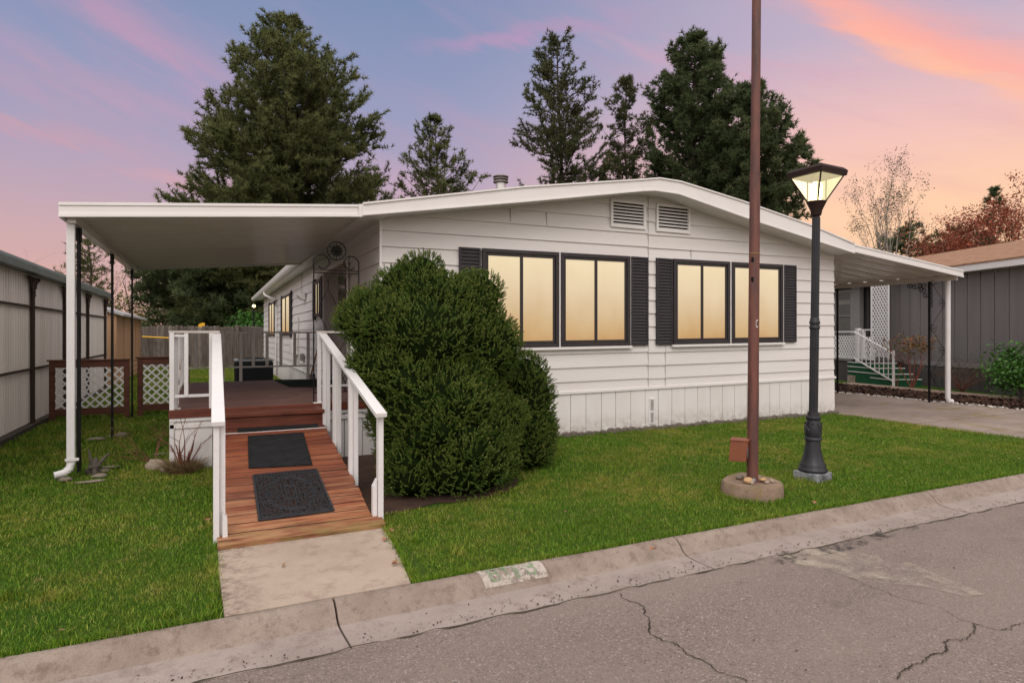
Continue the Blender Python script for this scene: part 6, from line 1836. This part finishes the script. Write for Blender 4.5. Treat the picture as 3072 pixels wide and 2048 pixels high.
# ---- pines
def pine(name, lab, x, d, top_y, base_y, prof, ntuft, mat_, seed, trunk=.28, gap=.0, tl=.34, upsweep=.35, group=None, grass=0, tw=.05, K=12, lean=0.0, nb_=None):
    """prof: list of (picture y, half width px left, half width px right)"""
    b = atd(x, 765, d); base = Vector((b.x, b.y, 0)); H = 1.5 + (765 - top_y) * d / FD; Z0 = 1.5 + (765 - base_y) * d / FD
    t = thing(name, lab, 'tree', base, group); rng = random.Random(seed); nr = np.random.default_rng(seed)
    zs = [1.5 + (765 - p[0]) * d / FD for p in prof]; rl_ = [p[1] * d / FD for p in prof]; rr_ = [p[2] * d / FD for p in prof]
    def R_at(z, s):   # s = cosine of the direction with picture right
        L2 = np.interp(z, zs[::-1], rl_[::-1]); R2 = np.interp(z, zs[::-1], rr_[::-1])
        return L2 * (1 - s) / 2 + R2 * (1 + s) / 2
    tm_ = MB(); tp_ = []
    for i in range(9): z = H * .97 * i / 8; tp_.append(base + Vector((.12 * math.sin(i * 1.1 + seed) + lean * z * Rx, .12 * math.cos(i * .9), z)))
    tm_.tube(tp_, [trunk * (1 - .93 * i / 8) + .02 for i in range(9)], 8)
    def trunk_at(z): f_ = min(8, max(0, z / (H * .97) * 8)); i = min(7, int(f_)); return tp_[i].lerp(tp_[i + 1], f_ - i)
    limb = MB(); tufts = []
    nbr = nb_ or max(30, int((H - Z0) * 7)); 
    for i in range(nbr):
        f_ = (i + rng.random()) / nbr; z = Z0 + (H - Z0) * f_ ** .92; ph = rng.uniform(0, 2 * math.pi)
        s = math.cos(ph) ; dr = Vector((Rx * math.cos(ph) + Fx * math.sin(ph), Ry * math.cos(ph) + Fy * math.sin(ph), 0))
        kk_ = -.3 + upsweep + (-.10 + .5 * f_) * .5; fr_ = rng.uniform(.74, 1.06); rmax = R_at(z, s)
        for _ in range(3): rmax = .5 * rmax + .5 * R_at(min(z + rmax * kk_, H), s)
        rmax *= fr_
        if rng.random() < gap: rmax *= rng.uniform(.25, .6)
        rmax = max(rmax, .25)
        droop = -.10 + .5 * f_; p0 = trunk_at(z - rmax * .30 if z - rmax * .3 > .5 else z)
        P = []; us_ = upsweep * rng.uniform(.35, 1.5)
        for j in range(6):
            q = j / 5; zz = p0.z + rmax * (droop * q * .5 + us_ * q * q) ; P.append(Vector((p0.x, p0.y, zz)) + dr * (rmax * q) + Vector((rng.gauss(0, .06), rng.gauss(0, .06), rng.gauss(0, .05))) * (rmax * .3 * q))
        r0 = .018 + .012 * rmax; limb.tube(P, [r0 * (1 - .8 * j / 5) for j in range(6)], 4, cap=False)
        nsub = max(4, int(rmax * 4.6))
        for k_ in range(nsub):
            q = rng.uniform(.12, 1) ** .8; a = P[min(4, int(q * 5))].lerp(P[min(5, int(q * 5) + 1)], q * 5 - int(q * 5) if q < 1 else 0)
            sd2 = Vector((-dr.y, dr.x, 0)) * rng.gauss(0, .75); dv = (dr * rng.uniform(.2, .8) + sd2 + Vector((0, 0, rng.uniform(-.1, 1.15)))).normalized()
            l = rng.uniform(.35, 1.0) * (.35 + rmax * .16); e_ = a + dv * l
            limb.tube([a, a.lerp(e_, .5) + Vector((0, 0, -.03)), e_], [.012, .009, .005], 3, cap=False)
            m_ = max(2, int(l / .16))
            for w_ in range(m_): tufts.append((a.lerp(e_, (w_ + 1) / m_), dv))
        tufts.append((P[-1], dr + Vector((0, 0, .5))))
    for j in range(10): tufts.append((trunk_at(H * (.93 + .007 * j)), Vector((0, 0, 1))))
    while len(tufts) > ntuft: tufts.pop(rng.randrange(len(tufts)))
    obj('trunk', tm_, M['bark'], t, smooth='all', fix=False); obj('branches', limb, M['bark'], t, fix=False)
    # each tuft: K needles fanning forward
    C = np.array([list(a) for a, _ in tufts]); A3 = np.array([list(v.normalized()) for _, v in tufts]); n = len(C)
    ex = max(1, int(ntuft / n)); C = np.repeat(C, ex, 0) + nr.normal(0, .09, (n * ex, 3)) * (ex > 1); A3 = np.repeat(A3, ex, 0); n = len(C)
    r3 = nr.normal(0, 1, (n, K, 3)); r3 /= np.linalg.norm(r3, axis=2)[..., None]
    D = A3[:, None] * .5 + np.array([0, 0, .25]) + r3 * .95; D /= np.linalg.norm(D, axis=2)[..., None]
    sd3 = np.cross(D, nr.normal(0, 1, (n, K, 3))); sd3 /= np.linalg.norm(sd3, axis=2)[..., None]
    ll = tl * nr.uniform(.6, 1.15, (n, K, 1)); wd = tw * .5
    c3 = C[:, None] - D * ll * .12
    tri = np.stack([c3 - sd3 * wd, c3 + sd3 * wd, c3 + D * ll], axis=2).reshape(-1, 3)
    npobj('needles', tri, np.arange(n * K * 3).reshape(-1, 3), M[mat_], t)
    return t
pine('pine_tree', 'largest broad dense pine rising behind the patio cover', 672, 40, 30, 800,
     [(30, 5, 6), (75, 85, 30), (130, 125, 95), (180, 130, 160), (240, 165, 195), (300, 235, 190), (360, 218, 205), (420, 245, 228), (500, 250, 232), (620, 300, 200), (700, 280, 150), (760, 220, 120)],
     38000, 'pine1', 4, .38, .05, .38, .36, nb_=470, tw=.07, K=12)
pine('pine_tree', 'small sparse pine between the largest pine and the roof flue', 1003, 44, 262, 560,
     [(262, 6, 6), (310, 55, 35), (360, 85, 65), (410, 105, 95), (460, 110, 105), (560, 90, 90)], 5200, 'pine1', 8, .16, .12, .36, .55, nb_=110, tw=.065, K=9)
pine('pine_tree', 'tall open pine with visible trunk just right of the roof flue', 1285, 42, 76, 520,
     [(76, 6, 30), (105, 45, 55), (150, 70, 85), (220, 90, 100), (290, 135, 110), (340, 110, 125), (400, 105, 130), (450, 90, 120), (520, 60, 80)], 8000, 'pine3', 15, .26, .2, .33, .55, nb_=150, tw=.065, K=10)
pine('pine_tree', 'thin sparse brownish pine between the open pine and the tall dense one', 1440, 45, 170, 520,
     [(170, 8, 8), (215, 35, 35), (260, 55, 65), (320, 70, 70), (380, 80, 70), (450, 90, 80), (520, 60, 60)], 3000, 'pine3', 23, .15, .25, .34, .6, nb_=85, tw=.06, K=8)
pine('pine_tree', 'tall dense dark pine directly behind the house ridge', 1595, 41, 72, 600,
     [(72, 6, 8), (110, 60, 45), (160, 75, 85), (220, 90, 95), (280, 110, 90), (340, 110, 80), (420, 105, 90), (500, 90, 90), (600, 80, 80)], 14000, 'pine2', 31, .28, .04, .36, .60, nb_=260, tw=.075, K=11)
pine('pine_tree', 'dense pine right of the ridge partly hidden by the rusty pole', 1725, 38, 195, 640,
     [(195, 10, 25), (240, 60, 55), (290, 85, 85), (340, 85, 120), (400, 90, 125), (460, 85, 115), (500, 80, 105), (560, 70, 90), (640, 60, 70)], 13000, 'pine2', 44, .26, .06, .36, .55, nb_=240, tw=.075, K=11)
pine('pine_tree', 'small dark pine seen between the first two cover posts', 205, 44, 545, 770,
     [(545, 8, 20), (580, 45, 45), (620, 50, 55), (680, 70, 60), (770, 70, 60)], 1700, 'pine1', 52, .16, .1, .34, .5, nb_=70, tw=.05, K=9)
pine('pine_tree', 'tiny pointed dark fir above the red tree on the right', 2285, 60, 428, 620,
     [(428, 4, 4), (470, 22, 20), (520, 35, 30), (620, 50, 45)], 1000, 'pine2', 61, .14, .1, .42, .2, nb_=70, tw=.09, K=8)
pine('pine_tree', 'low dark pine mass left of the birch behind the grey home roof', 2090, 62, 515, 640,
     [(515, 20, 20), (550, 70, 70), (600, 90, 90), (640, 90, 90)], 1500, 'pine2', 67, .14, .1, .5, .2, nb_=70, tw=.10, K=8)
pine('pine_tree', 'low dark pine behind the red tree at the right edge', 2200, 58, 520, 660, [(520, 20, 20), (560, 60, 80), (620, 80, 90), (660, 80, 90)], 1500, 'pine2', 68, .14, .1, .5, .2, nb_=70, tw=.10, K=8)
# leafy or bare trees
b = atd(2040, 765, 52); shrub('birch_tree', 'thin pale stemmed birch with sparse small leaves over the grey home', 'tree', (b.x, b.y, 0), lambda r: [Vector((r.gauss(0, .16), r.gauss(0, .16), 1)) for _ in range(6)], 7.0, .12, 4, 'paleb', 70, 'leafbirch', .13, 9, .18, dict(curl=.18, up=.25, split=(2, 3), shrink=.58, spread=.28, seg=4))
b = atd(2252, 765, 50); shrub('red_tree', 'round russet leafed tree behind the brown roof at the right', 'tree', (b.x, b.y, 0), lambda r: fan(14, r, .30, 1), 5.0, .12, 4, 'greybark', 71, 'leafred', .17, 14, .24, dict(curl=.2, up=.12, split=(2, 4), shrink=.60, spread=.42))
b = atd(2352, 765, 48); shrub('bare_tree', 'tall pale bare branched tree at the right picture edge', 'tree', (b.x, b.y, 0), lambda r: [Vector((r.gauss(0, .2), r.gauss(0, .2), 1)) for _ in range(3)], 5.2, .09, 4, 'paleb', 72, None, kw=dict(curl=.2, up=.2, split=(2, 3), shrink=.6, spread=.4, seg=4))
b = atd(2050, 765, 56); shrub('willow_shrub', 'greenish spring shrub low behind the birch and carport roof', 'tree', (b.x, b.y, 0), lambda r: fan(12, r, .6, 1), 3.6, .05, 3, 'greybark', 79, 'leafyellow', .2, 8, .3, dict(split=(2, 3), spread=.5))
b = atd(118, 765, 36); shrub('bare_tree', 'bare branched tree above the grey green roof edge at left', 'tree', (b.x, b.y, 0), lambda r: [Vector((r.gauss(-.2, .35), r.gauss(0, .3), 1)) for _ in range(4)], 2.5, .07, 4, 'greybark', 75, None, kw=dict(curl=.3, up=.1, split=(2, 3), shrink=.66, spread=.55, seg=4))
b = atd(262, 765, 36); shrub('bare_tree', 'leaning dark trunked tree between the middle and last cover posts', 'tree', (b.x, b.y, 0), lambda r: [Vector((r.gauss(.1, .25), r.gauss(0, .25), 1)) for _ in range(4)], 2.6, .09, 4, 'bark', 76, 'leafyellow', .10, 2, .2, dict(curl=.3, up=.1, split=(2, 3), shrink=.66, spread=.5, seg=4))
b = atd(300, 765, 40); shrub('spring_tree', 'pale yellow green budding tree low behind the board fence', 'tree', (b.x, b.y, 0), lambda r: fan(9, r, .7, 1), 2.0, .06, 3, 'greybark', 77, 'leafyellow', .16, 12, .3, dict(split=(2, 3), spread=.6))
b = atd(395, 765, 38); shrub('spring_tree', 'yellow green budding shrub beneath the largest pine behind the fence', 'tree', (b.x, b.y, 0), lambda r: fan(10, r, .8, .9), 1.6, .05, 3, 'greybark', 78, 'leafyellow', .14, 12, .28, dict(split=(2, 3), spread=.6))
b = atd(582, 765, 34); shrub('leafy_shrub', 'bright green leafy shrub beyond the fence at the house end', 'shrub', (b.x, b.y, 0), lambda r: fan(12, r, .45, 1), 1.1, .04, 3, 'greybark', 80, 'leafgreen', .13, 26, .17, dict(split=(2, 3), spread=.5))
b = atd(350, 765, 27); shrub('leafy_shrub', 'small grey green shrub in front of the board fence near the tan shed', 'shrub', (b.x, b.y, 0), lambda r: fan(9, r, .45, 1), .55, .015, 2, 'greybark', 81, 'leafbirch', .07, 8, .1, dict(split=(2, 3), spread=.5))
# pines massed under the cover, behind the fence (lower limbs of the big pine)
pine('pine_tree', 'lower dark pine seen under the patio cover behind the fence', 500, 37, 560, 775, [(560, 120, 100), (620, 170, 110), (690, 190, 110), (745, 150, 110), (775, 100, 90)], 7000, 'pine2', 85, .2, .05, .40, -.05, nb_=200, tw=.07, K=12)
# right side garden
b = gz(2095, 893); shrub('photinia_shrub', 'upright many stemmed shrub with bronze red leaves in the mulch bed', 'shrub', (b.x, b.y, 0), lambda r: [Vector((r.gauss(0, .38), r.gauss(0, .38), 1)) for _ in range(9)], .78, .018, 2, 'redtwig', 90, 'leafmix', .07, 15, .07, dict(curl=.15, up=.15, split=(2, 3), shrink=.5, spread=.45), zmin=.95)
b = atd(2348, 765, 13.6); shrub('leafy_shrub', 'bright green leafy bush at the right edge before the grey home', 'shrub', (b.x, b.y, 0), lambda r: fan(12, r, .7, .9), .55, .014, 2, 'greybark', 91, 'leafgreen', .085, 30, .12, dict(split=(2, 3), spread=.6))
b = gz(2210, 900); shrub('bare_shrub', 'low round reddish brown twiggy shrub before the grey skirt', 'shrub', (b.x, b.y, 0), lambda r: fan(34, r, .8, .8), .42, .006, 3, 'redtwig', 92, 'leafbirch', .03, 3, .05, dict(split=(2, 3), spread=.5))
b = gz(2045, 890); shrub('bare_shrub', 'thin bare sapling just left of the bronze leaved shrub', 'shrub', (b.x + .3, b.y, 0), lambda r: [Vector((r.gauss(0, .2), r.gauss(0, .2), 1)) for _ in range(3)], .6, .008, 2, 'redtwig', 93, 'leafmix', .05, 4, .06)
b = gz(1995, 905); b2 = MB()
X, T_ = blades(60, ring_fn(14.75, 10.0, .12), .06, .16, .03, .8, NR)

# ============================================================ GRASS
def lawn_ok(x, y):
    ok = (y > KB + .005) & (x < 10.26) & (y < 30.4)
    c = atd(1010, 1000, 6.3)
    ok &= ~(((x - c.x) / .80) ** 2 + ((y - c.y) / .78) ** 2 < 1 + .12 * np.sin(x * 23) * np.cos(y * 19))
    ok &= ~((x > -.01) & (x < 1.19 + .02) & (y < 7.7)); ok &= ~((x > dk0) & (x < XL) & (y > dY0) & (y < dY1))
    ok &= ~((x > XL - .02) & (y > YF - .16)); ok &= ~((x - dcx) ** 2 + (y - dcy) ** 2 < .285 ** 2); ok &= ~((abs(x - lx) < .125) & (abs(y - ly) < .125))
    ok &= ~((x > 1.15) & (x < XL) & (y > 5.1) & (y < 7.7)); ok &= x > NX + .1
    return ok
def lawn_fn(x0, x1, y0, y1, dens):
    n = int((x1 - x0) * (y1 - y0) * dens); x = NR.uniform(x0, x1, n); y = NR.uniform(y0, y1, n)
    # keep only what the surroundings of the picture can see
    vis = (x > -.262 * y - 0.9) & (x < 2.3 * y + 1)
    ok = lawn_ok(x, y) & vis
    return np.stack([x[ok], y[ok], np.full(ok.sum(), -.004)], 1)
parts = []
for (x0, x1, y0, y1, dn, h0, h1, w_) in [(-2.6, 10.3, KB, 5.2, 7500, .014, .034, .0044), (-2.6, 10.3, 5.2, 8.0, 4600, .016, .038, .0058), (-2.6, 2, 8.0, 13, 1700, .03, .065, .009), (-2.6, 2, 13, 30.4, 900, .04, .08, .022)]:
    xy = lawn_fn(x0, x1, y0, y1, dn); X, T_ = blades(0, lambda n, q=xy: q, h0, h1, w_, .55, NR); parts.append((X, T_))
# darker longer tufts scattered
rs = random.Random(77); tv = []
for i in range(120):
    x, y = rs.uniform(-2, 9.8), rs.uniform(KB + .03, 7.6)
    if lawn_ok(np.array([x]), np.array([y]))[0]: tv.append(ring_fn(x, y, rs.uniform(.03, .10), -.004)(rs.randint(60, 160)))
# ragged edge against kerb, pad, post feet and skirt
def edge(a, b, n, s):
    t = NR.uniform(0, 1, n); return np.stack([a[0] + (b[0] - a[0]) * t + NR.normal(0, s, n), a[1] + (b[1] - a[1]) * t + NR.normal(0, s, n), np.full(n, -.003)], 1)
tv += [edge((-2.3, KB + .012), (0, KB + .012), 2600, .012), edge((1.1, KB + .012), (8.5, KB + .012), 8000, .012), edge((.0, 3.6), (-.03, 7.4), 2400, .02), edge((1.09, 3.6), (1.2, 4.9), 1100, .018), edge((3, 7.70), (10.4, 7.70), 5200, .02), edge((10.27, 3.6), (10.27, 7.7), 2500, .02)]
for (a, b) in ((lx, ly), ): tv.append(np.stack([a + NR.choice([-.15, .15], 260) + NR.normal(0, .02, 260), b + NR.uniform(-.16, .16, 260), np.full(260, -.003)], 1))
q = NR.uniform(0, 6.28, 1500); tv.append(np.stack([dcx + .31 * np.cos(q) + NR.normal(0, .012, 1500), dcy + .31 * np.sin(q) + NR.normal(0, .012, 1500), np.full(1500, -.003)], 1))
for yp in (7.95, 10.35): tv.append(ring_fn(-1.3, yp, .12)(160))
tv.append(ring_fn(tb.x + .2, tb.y + .1, .25)(900)); tv.append(ring_fn(.0, 4.75, .06)(260))
X, T_ = blades(0, lambda n: np.concatenate(tv), .028, .065, .0048, .55, NR); parts.append((X, T_))
off_ = 0; VX = []; TX = []
for X, T_ in parts: VX.append(X); TX.append(T_ + off_); off_ += len(X)
tag(npobj('grass', np.concatenate(VX), np.concatenate(TX), M['grass']), kind='stuff')
print('GRASS BLADES', off_ // 5)
V, T_ = chips(900, lambda: (NR.uniform(-2.5, 8.5), 3.19 + abs(NR.normal(0, .07)), -.086), .0045, .4)
V2, T2 = chips(260, lambda: (NR.uniform(-3, 9), NR.uniform(1.2, 3.1), -.096), .004, .3)
V3, T3 = chips(130, lambda: (NR.uniform(-1.5, 9.5), NR.uniform(3.62, 7.5), .03), .010, .5)
tag(npobj('grit', np.concatenate([V, V2]), np.concatenate([T_, T2 + len(V)]), M['mulch']), kind='stuff')
tag(npobj('lawn_litter', V3, T3, M['drygrass']), kind='stuff')
# fallen leaves
rs = random.Random(15)
spots = [((896, 1217), 'red brown fallen leaf on the grass just right of the ramp foot'), ((908, 1290), 'pale fallen leaf at the edge of the concrete pad'),
         ((1498, 1258), 'small pale fallen leaf in the front lawn near the kerb'), ((885, 1236), 'small fallen leaf beside the concrete pad corner'),
         ((1868, 1152), 'orange fallen leaf on the lawn before the street lamp'), ((478, 1192), 'dark red fallen leaf left of the left handrail foot')]
for i, (pp, lab) in enumerate(spots):
    p = gz(*pp, .035); m_ = MB(); P = []
    for k_ in range(10):
        a = 2 * math.pi * k_ / 10; r_ = .024 * (1.25 if k_ % 2 == 0 else .55); P.append((p.x + r_ * math.cos(a + i), p.y + r_ * math.sin(a + i), .034 + .010 * math.sin(a * 2 + i)))
    m_.prism(P, (0, 0, .0012)); tag(obj('fallen_leaf', m_, M['deadleaf'], loc=p), lab, 'leaf', 'fallen leaves on the lawn')
